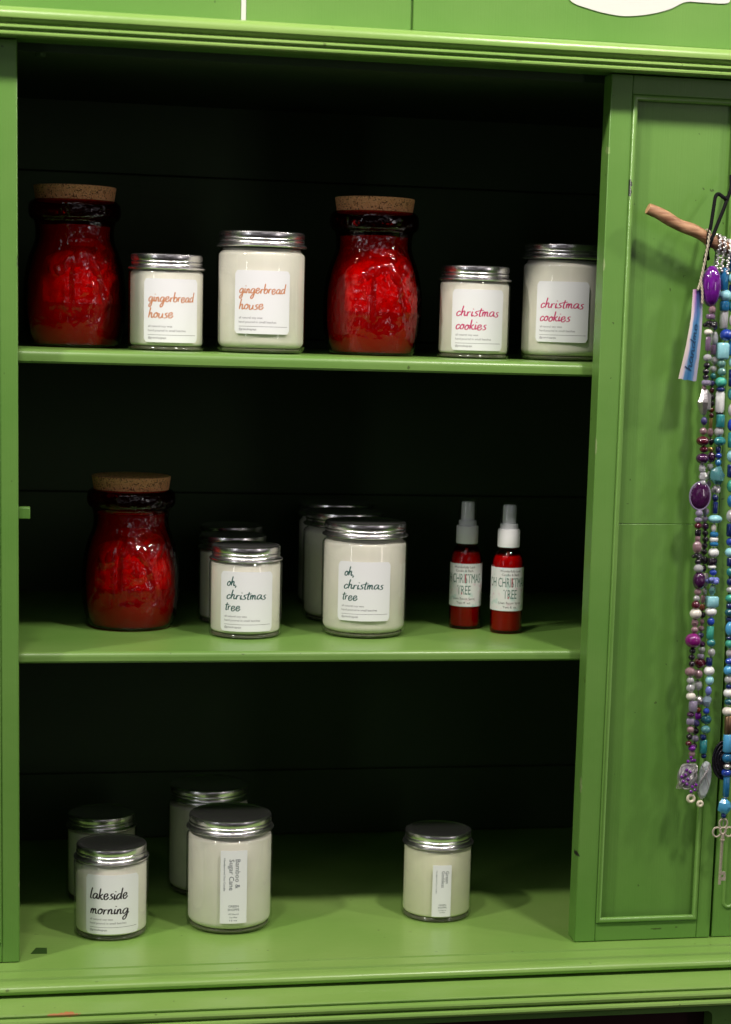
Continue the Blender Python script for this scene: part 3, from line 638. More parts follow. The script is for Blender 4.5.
bp = N(nt, 'ShaderNodeBump'); bp.inputs['Strength'].default_value = .5; bp.inputs['Distance'].default_value = .001; nt.links.new(ns.outputs['Fac'], bp.inputs['Height']); nt.links.new(bp.outputs['Normal'], b.inputs['Normal']); M['stick'] = mt
M['ink_tag'] = simple('blue_tag_ink', (.015, .05, .12), .6)
M['cut_wood'] = simple('cut_wood_end', (.52, .30, .15), .7, bump=.3)

def rebase(o, t):   # world-built mesh hung under a thing
    o.parent = t; o.matrix_parent_inverse = Matrix.Translation(-t.location); return o
# stick
ST0, ST1 = Vector((587.7, -20, 114)), Vector((700, -20, 67.5))
t = thing('wooden_stick', 'short peeled wooden stick hanging level with beads from a black cord', 'stick', (640, -20, 92))
n = 26; pts = []; rs = []
for i in range(n):
    q = ST0.lerp(ST1, i/(n-1)); q.z += .8*math.sin(i*.7); q.y += .5*math.sin(i*.9+1); pts.append(q); rs.append(6.0-.25*math.sin(i*1.1)+(.0 if i else -.6))
b = MB(); b.tube(pts, rs, 20); rebase(b.build('branch', M['stick'], angle=35), t)
b = MB(); d_ = (ST0-ST1).normalized(); b.tube([ST0+d_*.05, ST0+d_*.5], [5.2, 4.9], 20); rebase(b.build('cut_end', M['cut_wood']), t)
cp = spline([(676, -8, 150), (672.1, -20, 137.5), (668, -22, 127), (664, -24, 127.5), (659, -22, 131), (655.5, -23, 128), (653.6, -25, 119), (650.5, -28, 100), (649, -27, 90), (651, -20, 76), (655, -12, 68)], 6)
b = MB(); b.tube(cp, 1.9, 8); rebase(b.build('hanging_cord', M['cord']), t)
cp = spline([(668, -22, 127), (664, -25, 117), (656, -28, 98), (651.5, -29, 86), (650, -24, 77), (651, -14, 68), (654, -8, 58)], 6)
b = MB(); b.tube(cp, 1.9, 8); rebase(b.build('hanging_cord', M['cord']), t)
b = MB(); b.ellipsoid((667.3, -22, 126.5), 2.8, 2.4, 3.2); rebase(b.build('knot', M['cord']), t)

STR = {
 'A1': [
  (655.6,-24,41.2,18.3,37.6,'oval','amethyst'),
  (657.3,-24,18.2,7.1,8.1,'round','rose'),
  (656.6,-24,11.3,9.2,5.1,'disc','mauve'),
  (657.0,-24,3.9,14.2,8.1,'flower','black'),
  (654.7,-24,-4.1,8.1,6.1,'round','pearl'),
  (655.1,-24,-15.1,5.1,13.2,'tube','mauve'),
  (655.2,-24,-29.2,8.1,7.1,'round','crystal'),
  (654.9,-24,-36.7,6.1,6.1,'round','black'),
  (654.6,-24,-42.8,6.1,6.1,'round','black'),
  (654.9,-24,-48.2,6.1,5.1,'round','black'),
  (655.3,-24,-53.9,9.2,5.1,'disc','lavender'),
  (653.6,-24,-59.5,4.1,5.1,'tube','rose'),
  (654.7,-24,-73.1,13.2,24.4,'stone','silver'),
  (655.2,-24,-92.0,6.1,8.1,'round','indigo'),
  (655.4,-24,-102.2,7.1,7.1,'round','rose'),
  (654.7,-24,-112.0,12.2,9.2,'round','garnet'),
  (656.3,-24,-120.2,8.2,6.1,'round','garnet'),
  (655.7,-24,-129.6,12.2,10.2,'round','plum'),
  (656.2,-24,-139.5,7.1,8.2,'stone','crystal'),
  (657.4,-24,-147.5,8.2,9.2,'stone','crystal'),
  (657.4,-24,-154.2,6.1,6.1,'round','crystal'),
  (654.8,-24,-167.4,20.4,26.5,'geode','plum'),
  (655.0,-24,-184.9,7.2,7.2,'round','lavender'),
  (654.7,-24,-191.5,7.2,6.1,'round','lavender'),
  (654.7,-24,-197.6,7.2,6.1,'round','garnet'),
  (655.1,-24,-204.7,6.1,6.1,'cube','black'),
  (655.3,-24,-210.4,5.1,5.1,'tube','rose'),
  (655.1,-24,-219.3,9.2,12.3,'oval','rose'),
  (655.5,-24,-228.3,10.2,6.1,'flower','black'),
  (656.6,-24,-234.4,6.1,6.1,'round','black'),
  (657.1,-24,-241.0,9.2,8.2,'round','crystal'),
  (658.6,-24,-253.4,12.3,17.4,'oval','plum'),
  (658.1,-24,-265.2,7.2,7.2,'round','rose'),
  (657.1,-24,-271.7,6.2,6.2,'round','crystal'),
  (656.3,-24,-278.5,8.2,8.2,'round','garnet'),
  (657.1,-24,-287.6,11.3,10.3,'round','pearl'),
  (656.8,-24,-296.7,7.2,8.2,'stone','rose'),
  (656.9,-24,-304.1,7.2,6.2,'round','rose'),
  (655.3,-24,-315.1,15.5,14.4,'round','magenta'),
  (655.9,-24,-326.0,6.2,6.2,'round','black'),
  (655.4,-24,-332.7,6.2,6.2,'round','black'),
  (655.8,-24,-339.5,6.2,6.2,'round','black'),
  (654.2,-24,-347.7,10.3,9.3,'round','rose'),
  (654.9,-24,-356.6,7.2,7.2,'round','crystal'),
  (655.5,-24,-364.5,8.3,8.3,'round','crystal'),
  (656.4,-24,-373.3,9.3,8.3,'round','pearl'),
  (659.0,-24,-383.4,8.3,10.4,'tube','lavender'),
  (656.9,-24,-392.3,7.3,6.2,'round','plum'),
  (657.2,-24,-399.5,8.3,6.2,'cube','lavender'),
  (657.7,-24,-408.1,7.3,7.3,'round','rose'),
  (657.0,-24,-415.6,6.2,6.2,'round','black'),
  (656.3,-24,-422.6,6.2,5.2,'round','garnet'),
  (660.4,-24,-427.9,7.3,6.3,'round','amethyst'),
  (661.1,-24,-433.8,6.3,5.2,'disc','rose'),
 ],
 'A2': [
  (664.5,-15,2.4,5.1,8.2,'round','indigo'),
  (665.2,-15,-10.0,7.2,13.3,'oval','grey'),
  (664.5,-15,-21.2,6.1,9.2,'tube','mauve'),
  (666.7,-15,-31.8,8.2,8.2,'round','crystal'),
  (665.6,-15,-40.5,7.2,7.2,'round','crystal'),
  (665.4,-15,-47.4,6.1,6.1,'round','teal'),
  (664.4,-15,-54.6,6.1,6.1,'round','indigo'),
  (665.4,-15,-61.6,5.1,6.1,'round','garnet'),
  (665.4,-15,-68.4,5.1,6.1,'round','black'),
  (665.7,-15,-75.0,5.1,6.1,'round','black'),
  (665.9,-15,-81.2,6.1,5.1,'round','amber'),
  (665.9,-15,-86.6,5.1,5.1,'round','garnet'),
  (665.9,-15,-94.2,3.6,9.2,'tube','gold'),
  (665.7,-15,-103.9,6.1,9.2,'oval','rose'),
  (667.0,-15,-113.2,5.1,7.2,'round','black'),
  (667.4,-15,-120.8,6.2,4.1,'disc','gold'),
  (667.8,-15,-128.7,8.2,10.3,'round','plum'),
  (667.1,-15,-138.2,6.2,7.2,'stone','crystal'),
  (666.7,-15,-147.0,6.2,8.2,'stone','crystal'),
  (666.8,-15,-155.9,5.1,7.2,'round','lavender'),
  (666.1,-15,-164.0,5.1,7.2,'round','crystal'),
  (665.4,-15,-172.1,5.1,7.2,'round','lavender'),
  (664.7,-15,-183.9,7.2,7.2,'round','lavender'),
  (664.6,-15,-191.5,7.2,7.2,'round','lavender'),
  (666.0,-15,-199.1,7.2,7.2,'round','plum'),
  (665.9,-15,-206.0,6.2,6.2,'round','black'),
  (666.3,-15,-212.4,6.2,6.2,'round','black'),
  (666.1,-15,-218.7,6.2,6.2,'round','black'),
  (666.1,-15,-225.1,6.2,6.2,'round','black'),
  (665.7,-15,-233.5,8.2,9.3,'flower','black'),
  (666.2,-15,-242.3,6.2,7.2,'round','black'),
  (669.2,-15,-250.3,5.2,6.2,'disc','pearl'),
  (668.5,-15,-257.8,6.2,7.2,'round','crystal'),
  (668.5,-15,-265.4,5.2,7.2,'round','crystal'),
  (667.9,-15,-273.7,5.2,7.2,'tube','rose'),
  (666.6,-15,-282.4,6.2,7.2,'round','amber'),
  (667.4,-15,-290.2,6.2,6.2,'round','black'),
  (667.5,-15,-297.1,5.2,6.2,'round','rose'),
  (666.8,-15,-304.1,6.2,6.2,'round','rose'),
  (667.2,-15,-311.4,6.2,6.2,'round','indigo'),
  (668.4,-15,-320.4,6.2,6.2,'round','plum'),
  (668.7,-15,-326.2,7.3,7.3,'round','crystal'),
  (667.7,-15,-333.1,7.3,5.2,'disc','lavender'),
  (667.6,-15,-340.2,11.4,10.4,'round','garnet'),
  (665.9,-15,-351.7,9.4,9.4,'round','rose'),
  (666.5,-15,-363.7,9.4,10.4,'round','crystal'),
  (668.7,-15,-379.4,9.4,9.4,'round','silver'),
  (668.1,-15,-389.3,6.3,6.3,'round','amber'),
  (668.5,-15,-395.8,6.3,6.3,'cube','amethyst'),
  (666.7,-15,-403.6,7.3,7.3,'round','indigo'),
  (666.6,-15,-411.6,7.3,7.3,'round','black'),
  (666.5,-15,-419.7,7.3,7.3,'round','lavender'),
  (665.8,-15,-427.1,6.3,5.2,'round','plum'),
 ],
 'B': [
  (670.2,-20,48.9,8.2,20.4,'tube','blue'),
  (672.3,-20,32.4,12.3,11.2,'round','aqua'),
  (671.7,-20,22.4,9.2,9.2,'tube','blue'),
  (672.1,-20,9.0,8.2,16.4,'tube','crystal'),
  (675.1,-20,-6.1,12.3,11.2,'round','cobalt'),
  (672.4,-20,-22.1,12.3,15.3,'cube','aqua'),
  (672.0,-20,-34.6,8.2,8.2,'round','teal_clear'),
  (672.5,-20,-42.7,8.2,8.2,'round','teal_clear'),
  (672.4,-20,-53.1,11.2,10.2,'round','green'),
  (672.4,-20,-60.3,8.2,4.1,'disc','navy'),
  (672.8,-20,-72.6,9.2,19.4,'cube','white'),
  (673.1,-20,-84.0,7.2,2.6,'disc','black'),
  (673.6,-20,-91.8,8.2,12.3,'tube','teal'),
  (673.1,-20,-102.7,9.2,9.2,'round','crystal'),
  (674.4,-20,-112.1,11.3,9.2,'round','teal'),
  (673.5,-20,-120.6,5.1,6.1,'tube','navy'),
  (673.8,-20,-126.8,6.1,6.1,'round','cobalt'),
  (673.8,-20,-133.7,6.1,7.2,'round','blue'),
  (673.0,-20,-146.4,14.3,17.4,'stone','aqua_clear'),
  (673.6,-20,-160.8,9.2,9.2,'flower','crystal'),
  (672.9,-20,-169.6,6.2,7.2,'round','navy'),
  (673.1,-20,-179.3,5.1,11.3,'tube','navy'),
  (673.8,-20,-190.9,13.4,8.2,'round','aqua'),
  (673.0,-20,-200.1,5.1,8.2,'oval','pearl'),
  (673.4,-20,-206.8,8.2,5.1,'disc','blue'),
  (673.6,-20,-211.7,8.2,5.1,'disc','white'),
  (673.9,-20,-216.4,8.2,4.1,'disc','blue'),
  (674.4,-20,-225.4,10.3,9.3,'round','white'),
  (673.2,-20,-234.5,9.3,7.2,'cube','black'),
  (673.3,-20,-240.0,8.2,3.1,'disc','white'),
  (674.7,-20,-245.5,7.2,6.2,'round','cobalt'),
  (674.6,-20,-253.8,13.4,8.2,'flower','periwinkle'),
  (674.8,-20,-263.9,7.2,10.3,'stone','teal_clear'),
  (675.1,-20,-275.6,12.4,10.3,'cube','aqua'),
  (674.7,-20,-286.2,11.4,9.3,'round','white'),
  (674.9,-20,-296.1,7.2,8.3,'round','cobalt'),
  (675.2,-20,-307.7,7.2,12.4,'tube','green'),
  (676.5,-20,-318.3,8.3,8.3,'round','teal'),
  (677.5,-20,-328.3,7.3,8.3,'round','crystal'),
  (675.9,-20,-338.1,6.2,8.3,'tube','navy'),
  (676.4,-20,-347.7,10.4,9.3,'round','white'),
  (677.4,-20,-357.7,8.3,9.4,'round','aqua'),
  (676.4,-20,-368.4,6.2,9.4,'round','periwinkle'),
  (676.2,-20,-379.5,9.4,11.5,'stone','pale_blue'),
  (675.0,-20,-389.6,6.3,6.3,'round','cobalt'),
  (675.9,-20,-398.6,10.4,9.4,'round','dark_teal'),
  (675.4,-20,-408.8,9.4,8.4,'round','aqua_clear'),
  (673.3,-20,-416.7,6.3,5.2,'disc','navy'),
  (674.5,-20,-427.3,7.3,13.6,'tube','teal'),
  (675.3,-20,-437.1,5.2,4.2,'disc','navy'),
 ],
 'C': [
  (678.9,-20,65.8,8.2,18.4,'tube','blue'),
  (679.7,-20,50.2,10.2,10.2,'round','aqua'),
  (680.5,-20,37.4,8.2,12.3,'tube','navy'),
  (680.8,-20,22.7,9.2,12.3,'round','teal'),
  (681.6,-20,8.9,8.2,12.3,'round','crystal'),
  (682.4,-20,-4.9,9.2,10.2,'round','navy'),
  (683.0,-20,-18.8,9.2,14.3,'tube','blue'),
  (683.8,-20,-32.7,8.2,10.2,'round','aqua'),
  (684.5,-20,-48.6,8.2,16.4,'tube','navy'),
  (685.4,-20,-64.6,9.2,12.3,'round','teal'),
  (686.1,-20,-80.6,8.2,12.3,'round','crystal'),
  (686.9,-20,-95.6,9.2,12.3,'round','cobalt'),
  (687.4,-20,-110.7,8.2,14.4,'tube','teal'),
  (688.3,-20,-126.8,9.2,12.3,'round','aqua'),
  (688.9,-20,-142.0,8.2,12.3,'tube','navy'),
  (689.6,-20,-157.2,9.3,12.3,'round','green'),
  (690.2,-20,-172.4,8.2,12.3,'round','blue'),
  (690.9,-20,-187.7,9.3,12.4,'round','crystal'),
  (691.5,-20,-202.0,8.2,12.4,'tube','navy'),
  (692.0,-20,-214.3,8.3,8.3,'round','cobalt'),
  (692.3,-20,-225.1,10.3,9.3,'round','aqua'),
  (693.0,-20,-234.8,7.2,8.3,'tube','navy'),
  (693.5,-20,-245.1,8.3,9.3,'round','teal'),
  (693.9,-20,-255.4,7.2,8.3,'round','navy'),
  (693.9,-20,-263.6,7.2,6.2,'round','crystal'),
  (694.7,-20,-272.3,9.3,8.3,'round','green'),
  (694.9,-20,-280.2,7.3,5.2,'disc','navy'),
  (694.6,-20,-287.0,9.3,8.3,'round','dark_teal'),
  (695.5,-20,-294.0,7.3,4.1,'disc','navy'),
  (696.2,-20,-303.6,9.3,14.5,'oval','sky'),
  (696.6,-20,-313.4,7.3,3.1,'disc','navy'),
  (697.1,-20,-319.4,9.4,9.4,'round','green'),
  (697.7,-20,-329.4,7.3,8.3,'round','crystal'),
  (697.5,-20,-337.8,8.3,7.3,'round','cobalt'),
  (697.6,-20,-347.2,10.4,10.4,'round','sky'),
  (698.2,-20,-357.3,8.3,8.3,'round','crystal'),
  (698.6,-20,-364.2,6.3,4.2,'disc','navy'),
  (699.0,-20,-371.3,10.4,9.4,'round','white'),
  (699.1,-20,-380.4,8.4,7.3,'round','dark_teal'),
  (698.6,-20,-390.3,10.5,9.4,'round','pearl'),
  (699.6,-20,-404.6,7.3,18.9,'tube','bronze'),
  (700.2,-20,-423.7,8.4,17.9,'tube','sky'),
  (700.7,-20,-439.6,9.5,10.5,'round','blue'),
  (701.0,-20,-448.5,7.4,6.3,'round','silver'),
  (701.2,-20,-455.6,9.5,6.3,'disc','cobalt'),
  (701.8,-20,-470.1,6.3,20.1,'tube','blue'),
  (701.3,-20,-481.6,4.2,3.2,'disc','silver'),
  (700.9,-20,-491.2,13.8,15.9,'stone','sky'),
  (700.2,-20,-501.0,5.3,4.2,'disc','navy'),
 ],
}
def bead(x, y, z, wd, ht, shp, col, t, rnd):
    b = MB(); rx = wd/2; rz = ht/2
    if shp in ('round', 'oval'): b.ellipsoid((x, y, z), rx, min(rx, rz) if shp == 'oval' else rx, rz, 18, 12)
    elif shp == 'disc': b.lathe([(0, -rz), (rx*.75, -rz), (rx, -rz*.4), (rx, rz*.4), (rx*.75, rz), (0, rz)], (x, y, z), 16)
    elif shp == 'tube': b.lathe([(0, -rz), (rx*.8, -rz), (rx, -rz+rx*.25), (rx, rz-rx*.25), (rx*.8, rz), (0, rz)], (x, y, z), 16)
    elif shp == 'cube':
        a = rnd.uniform(-.5, .5); h = rx*.92
        q = [(h, h*.7), (h*.7, h), (-h*.7, h), (-h, h*.7), (-h, -h*.7), (-h*.7, -h), (h*.7, -h), (h, -h*.7)]; vs = []
        for f_, zz in ((.8, -rz), (1, -rz*.75), (1, rz*.75), (.8, rz)): vs += [(x+f_*(u*math.cos(a)-v_*math.sin(a))*.95, y+f_*(u*math.sin(a)+v_*math.cos(a))*.8, z+zz) for u, v_ in q]
        fs = [tuple(range(8))[::-1], tuple(range(24, 32))]+[(i*8+k, i*8+(k+1) % 8, i*8+8+(k+1) % 8, i*8+8+k) for i in range(3) for k in range(8)]; b.add(vs, fs)
    elif shp == 'stone': b.ellipsoid((x, y, z), rx, rx*.8, rz, 9, 6, .16, rnd)
    elif shp == 'geode': b.ellipsoid((x, y, z), rx, rx*.42, rz, 22, 14)
    elif shp == 'flower':
        for k in range(5):
            a = 2*math.pi*k/5+.3; b.ellipsoid((x+rx*.58*math.cos(a), y+rx*.4*math.sin(a), z+rz*.3*math.sin(a*2)), rx*.48, rx*.4, rz*.62, 9, 6)
        b.ellipsoid((x, y, z), rx*.45, rx*.45, rz*.9, 9, 6)
    o = rebase(b.build('bead', BM[col], angle=(25 if shp == 'stone' else 60)), t)
    if shp == 'geode':
        b = MB(); pts = [(x+rx*.97*math.cos(k*math.pi/14), y-rx*.12, z+rz*.97*math.sin(k*math.pi/14)) for k in range(28)]; b.tube(pts, 1.0, 8, closed=True)
        r_ = rebase(b.build('pale_rim', BM['lavender']), t); r_.parent = o; r_.matrix_parent_inverse = Matrix()
    return o
def strand(keys, label, top):
    x0, y0, z0 = STR[keys[0]][0][:3]
    t = thing('beaded_string', label, 'beaded string', (x0, y0, z0), 'beaded strings tied to the stick'); rnd = random.Random(len(label))
    for k in keys:
        q = sorted(STR[k], key=lambda a: -a[2])
        for (x, y, z, wd, ht, shp, col) in q: bead(x, y+rnd.uniform(-1, 1), z, wd*1.10, ht*1.08, shp, col, t, rnd)
        line = [top]+[Vector(a[:3]) for a in q]
        b = MB(); b.tube(line, .5, 6); rebase(b.build('thread', M['thread']), t)
    return t
ta = strand(['A1', 'A2'], 'double string of purple, rose and black beads ending in a wire-wrapped cluster', Vector((660, -20, 78)))
tb = strand(['B'], 'single string of turquoise, aqua and white beads ending in an oval glass drop', Vector((671, -20, 76)))
tcs = strand(['C'], 'blue beaded string at the right edge with dark disc and old key', Vector((684, -20, 72)))
# loops of tiny silver beads that tie the strings round the stick
def coil(t, xs):
    b = MB()
    for xc in xs:
        zc = 114-(xc-587.7)*(46.5/112.3)
        for k in range(26):
            a = math.pi*(-.35+1.7*k/25); yy = -20-7.6*math.sin(a+.35) if False else -20-7.8*math.sin(a); zz = zc+8.2*math.cos(a)
            b.ellipsoid((xc+1.0*math.sin(k*2.1), yy, zz), 1.5, 1.5, 1.5, 7, 5)
        for k in range(9): b.ellipsoid((xc+1.0*math.sin(k*2.4)-k*.1, -23, zc-8-k*2.1), 1.5, 1.5, 1.5, 7, 5)
    rebase(b.build('seed_bead_loop', BM['silver']), t)
coil(ta, (661.5, 666.5)); coil(tb, (672.5,)); coil(tcs, (684,))
# cluster pendant on the purple string: wire-wound disc with tiny amethysts and two pale rings
rnd = random.Random(3); cx, cz = 657.1, -458
b = MB(); b.ellipsoid((cx, -23, cz), 9.4, 3.0, 12.6, 24, 14)
ro = rebase(b.build('pendant', BM['crystal']), ta)
b = MB()
for k in range(12):
    a = math.pi*k/12; b.tube([(cx+9.8*math.cos(a+math.pi*2*j/24+.4*math.sin(k))*math.cos(.0), -23-3.6*math.cos(k+j*.52), cz+13*math.sin(a*1.7+math.pi*2*j/24)) for j in range(24)], .42, 6, closed=True)
b.tube([(cx+9.6*math.cos(2*math.pi*j/30), -23, cz+12.9*math.sin(2*math.pi*j/30)) for j in range(30)], 1.1, 8, closed=True)
o = rebase(b.build('wire_winding', BM['silver']), ta); o.parent = ro; o.matrix_parent_inverse = Matrix()
b = MB()
for (px, pz) in [(654, -455), (657, -460), (652, -462), (659, -452), (655, -450), (662, -468), (665, -471), (661, -473), (666, -466), (650, -457), (656, -465), (660, -440), (656, -441), (663, -440), (659, -437)]:
    b.ellipsoid((px, -27, pz), 1.9, 1.6, 1.9, 9, 6)
o = rebase(b.build('tiny_amethysts', BM['amethyst']), ta); o.parent = ro; o.matrix_parent_inverse = Matrix()
for (x, y, z, r_) in ((662.2, -24, -481, 4.6), (672.7, -23, -487, 3.6)):
    b = MB(); b.tube([(x+(r_-1.2)*math.cos(2*math.pi*k/20), y, z+(r_-1.2)*math.sin(2*math.pi*k/20)) for k in range(20)], 1.7, 10, closed=True); rebase(b.build('ring', BM['cream']), ta)
# glass drop on the turquoise string
M['drop'] = simple('smoky_glass_drop', (.60, .66, .74), .06, coat=1, trans=.45, var=.45, bscale=90)
b = MB(); prof = []
vs = []; n = 28
for k in range(n):
    a = 2*math.pi*k/n; c_, s_ = math.cos(a), math.sin(a)
    for f_, yy in ((.82, -3.2), (1, -1.2), (1, 1.2), (.82, 3.2)): vs.append((676.9+f_*(7.4*c_+1.8*s_), -20+yy, -462.6+f_*20*s_))
b.add(vs, [(k*4+j, ((k+1) % n)*4+j, ((k+1) % n)*4+j+1, k*4+j+1) for k in range(n) for j in range(3)]+[tuple(k*4 for k in range(n)), tuple(k*4+3 for k in range(n))[::-1]])
dr = rebase(b.build('glass_drop', M['drop'], angle=30), tb)
b = MB(); b.tube(spline([(681, -24.5, -444), (678, -25, -452), (672, -25, -462), (669, -24.5, -472)], 6), .8, 6); b.tube(spline([(672, -24, -445), (677, -25, -456), (681, -25, -468)], 6), .6, 6)
o = rebase(b.build('wire_winding', BM['silver']), tb); o.parent = dr; o.matrix_parent_inverse = Matrix()
# filigree disc and key on the blue string
M['disc'] = simple('blackened_filigree', (.035, .030, .040), .35, metal=.8, bump=.9, bscale=500)
b = MB(); kx, kz = 700.5, -443
for rad in (5.5, 9.5, 13.2, 16.6): b.tube([(kx+rad*.78*math.cos(2*math.pi*k/40), -14, kz+rad*1.22*math.sin(2*math.pi*k/40)) for k in range(40)], 1.25, 7, closed=True)
for k in range(22):
    a = 2*math.pi*k/22; b.tube([(kx+2*.78*math.cos(a), -14, kz+2*1.22*math.sin(a)), (kx+16*.78*math.cos(a+.25), -14, kz+16*1.22*math.sin(a+.25))], .8, 6)
b.tube([(kx, -12.6, kz), (kx, -12.9, kz+.1)], 1, 6)
b.lathe([(0, 0), (1, 0), (1, .1), (0, .1)], (kx, -13, kz), 6)
rebase(b.build('filigree_disc', M['disc']), tcs)
b = MB(); n = 32; vs = [(kx, -12.4, kz), (kx, -11.4, kz)]
for k in range(n): a = 2*math.pi*k/n; vs += [(kx+12.4*math.cos(a), -12.4, kz+19.4*math.sin(a)), (kx+12.4*math.cos(a), -11.4, kz+19.4*math.sin(a))]
b.add(vs, [(0, 2+2*k, 2+2*((k+1) % n)) for k in range(n)]+[(1, 3+2*((k+1) % n), 3+2*k) for k in range(n)]+[(2+2*k, 3+2*k, 3+2*((k+1) % n), 2+2*((k+1) % n)) for k in range(n)])
rebase(b.build('disc_backing', M['disc'], smooth=False), tcs)
M['key'] = simple('worn_bronze_key', (.68, .59, .50), .36, metal=.55, bump=.5, bscale=600, var=.2)
b = MB(); X0 = 700.5; Zb = -518
for (dx, dz) in ((0, 8.5), (-6.6, -.6), (6.6, -.6)): b.tube([(X0+dx+4.4*math.cos(2*math.pi*k/22), -20, Zb+dz+5.0*math.sin(2*math.pi*k/22)) for k in range(22)], 1.05, 8, closed=True)
b.tube([(X0+3.3*math.cos(2*math.pi*k/18), -20.4, Zb+1+3.3*math.sin(2*math.pi*k/18)) for k in range(18)], .95, 8, closed=True)
b.tube([(X0, -20, Zb-2.6), (X0, -20, Zb-8), (X0-.2, -20, Zb-9), (X0-.6, -20, Zb-57)], [1.8, 2.0, 1.75, 1.6], 12)
b.tube([(X0, -20, Zb-8.4), (X0, -20, Zb-9.6)], 2.7, 12)
b.box(X0-.5, X0+5.8, -20.8, -19.2, Zb-53, Zb-49.5); b.box(X0-.5, X0+5.2, -20.8, -19.2, Zb-46.6, Zb-43.4); b.box(X0+3.2, X0+5.6, -20.7, -19.3, Zb-51, Zb-45)
rebase(b.build('key', M['key'], angle=40), tcs)
b = MB(); b.tube([(X0+1.5, -20, -498), (X0+.4, -20, -506), (X0, -20, -512)], .7, 6); rebase(b.build('jump_link', BM['silver']), tcs)

# ------------------------------------------------------------------ painted ribbon tag
mt, nt, b_ = newmat('watercolour_tag'); L = nt.links.new
uvn = N(nt, 'ShaderNodeUVMap'); sx_ = N(nt, 'ShaderNodeSeparateXYZ'); L(uvn.outputs[0], sx_.inputs[0])
ns = N(nt, 'ShaderNodeTexNoise'); ns.inputs['Scale'].default_value = 5; ns.inputs['Detail'].default_value = 4; L(uvn.outputs[0], ns.inputs['Vector'])
ma = N(nt, 'ShaderNodeMath', operation='MULTIPLY_ADD'); ma.inputs[1].default_value = .30; L(ns.outputs['Fac'], ma.inputs[0]); L(sx_.outputs[0], ma.inputs[2])
r = N(nt, 'ShaderNodeValToRGB'); cr = r.color_ramp; L(ma.outputs[0], r.inputs[0])
cr.elements[0].position = .24; cr.elements[0].color = (.78, .66, .64, 1); cr.elements[1].position = 1.12 if False else 1.0; cr.elements[1].color = (.42, .40, .52, 1)
for p_, c_ in ((.36, (.60, .54, .70)), (.46, (.10, .26, .48)), (.62, (.02, .14, .36)), (.80, (.04, .20, .42)), (.92, (.12, .24, .46))): q = cr.elements.new(p_); q.color = (*c_, 1)
r2 = N(nt, 'ShaderNodeValToRGB'); r2.color_ramp.elements[0].position = .62; r2.color_ramp.elements[0].color = (0, 0, 0, 1); r2.color_ramp.elements[1].position = .95; r2.color_ramp.elements[1].color = (1, 1, 1, 1); L(sx_.outputs[1], r2.inputs[0])
r3 = N(nt, 'ShaderNodeValToRGB'); c3 = r3.color_ramp; c3.elements[0].position = .1; c3.elements[0].color = (.70, .55, .58, 1); c3.elements[1].position = .9; c3.elements[1].color = (.01, .02, .12, 1)
q = c3.elements.new(.45); q.color = (.36, .12, .42, 1); q = c3.elements.new(.62); q.color = (.04, .05, .22, 1); L(ma.outputs[0], r3.inputs[0])
mx = N(nt, 'ShaderNodeMix', data_type='RGBA'); L(r2.outputs[0], mx.inputs[0]); L(r.outputs[0], mx.inputs[6]); L(r3.outputs[0], mx.inputs[7]); L(mx.outputs[2], b_.inputs['Base Color']); b_.inputs['Roughness'].default_value = .6
M['tag'] = mt
tg = thing('ribbon_tag', 'narrow watercolour paper tag in blue and pink tied on with cream twine', 'tag', (640, -24, 38))
def tagpt(u, v):   # u across 0..1, v up 0..1
    lx = [(0, 625.1), (.35, 630.4), (.7, 634.6), (1, 636.0)]; rx_ = [(0, 645.4), (.35, 646.8), (.7, 647.2), (1, 646.2)]
    def ip(t_, v):
        for (a, xa), (b2, xb) in zip(t_, t_[1:]):
            if v <= b2: return xa+(xb-xa)*(v-a)/(b2-a)
        return t_[-1][1]
    x = ip(lx, v)*(1-u)+ip(rx_, v)*u
    return x, -25-3.0*math.sin(v*3.0)+4.5*(u-.5)*(1-v*.6), -50.4-2.4*u+v*(88+3*u)
nu, nv = 6, 30; vs = []; uv = []
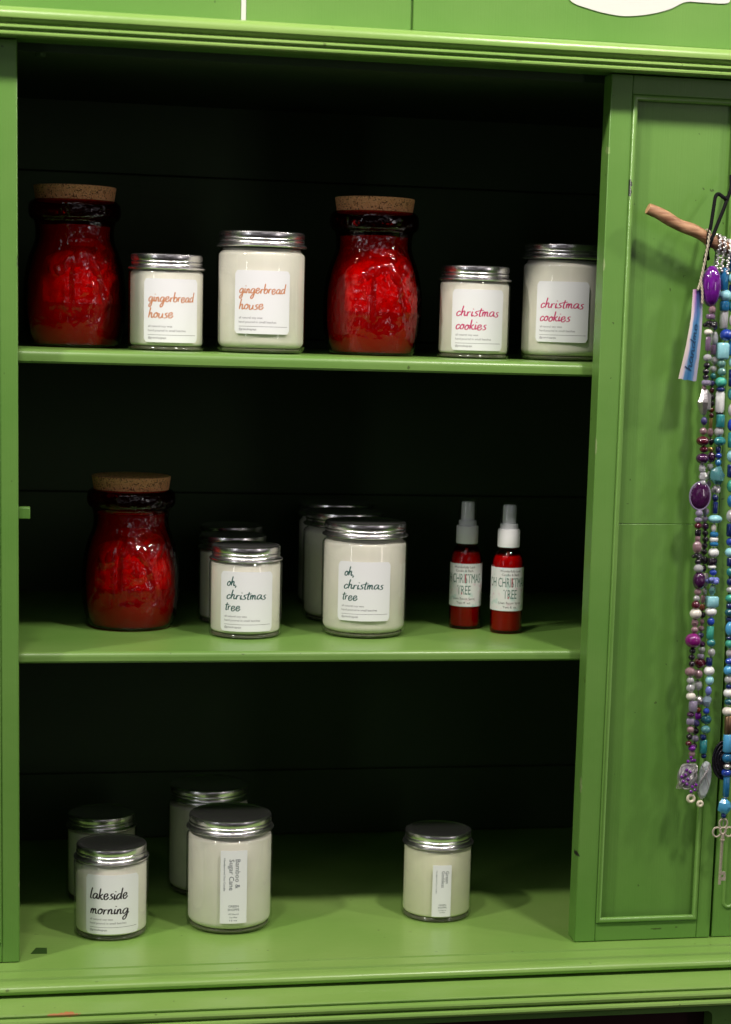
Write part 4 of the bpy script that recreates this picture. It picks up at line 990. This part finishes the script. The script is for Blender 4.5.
for side in (0, 1):
    for j in range(nv+1):
        for i in range(nu+1):
            u, v = i/nu, j/nv; x, y, z = tagpt(u, v)
            if j == 0: z += .5*math.sin(i*2.3)
            vs.append(P(x, y+side*.5, z)); uv.append((u, v))
L1 = (nu+1)*(nv+1); fs = []
for j in range(nv):
    for i in range(nu):
        a = j*(nu+1)+i; fs += [(a, a+1, a+nu+2, a+nu+1), (L1+a, L1+a+nu+1, L1+a+nu+2, L1+a+1)]
for j in range(nv):
    for i in (0, nu): a = j*(nu+1)+i; fs.append((a, a+nu+1, L1+a+nu+1, L1+a))
for i in range(nu):
    for j in (0, nv): a = j*(nu+1)+i; fs.append((a, L1+a, L1+a+1, a+1))
o = finish('paper', vs, fs, M['tag'], None, smooth=True, angle=50); ul = o.data.uv_layers.new(name='UVMap')
for lp in o.data.loops: ul.data[lp.index].uv = uv[lp.vertex_index]
rebase(o, tg)
# handwriting running up the tag
wv, wf = script_word('handmade' if False else 'handme', 0, 0, 46, 3.4, pen=.24)
vs = []
for a, b2 in wv:
    v = .10+a/88.0; u = .62-b2/17.0; x, y, z = tagpt(u, v); vs.append(P(x, y-.35, z))
o = finish('handwriting', vs, wf, M['ink_tag'], None, smooth=False); rebase(o, tg)
b = MB(); base = spline([(649.4, -29, 95), (648, -29, 80), (645.6, -28, 62), (643, -27.5, 46), (640.5, -27.5, 37)], 14)
for ph in (0, math.pi): b.tube([(p.x+.75*math.cos(i*.9+ph), p.y+.75*math.sin(i*.9+ph), p.z) for i, p in enumerate(base)], .75, 6)
base = spline([(643, -27.5, 46), (645, -28.5, 36), (645.5, -28.5, 24)], 12)
for ph in (0, math.pi): b.tube([(p.x+.7*math.cos(i*.9+ph), p.y+.7*math.sin(i*.9+ph), p.z) for i, p in enumerate(base)], .7, 6)
b.tube([(649.4+7.0*0, -20-8*math.cos(a), 89+7.6*math.sin(a)) for a in [math.pi*2*k/20 for k in range(20)]], .9, 6, closed=True)
rebase(b.build('twine', M['twine']), tg)
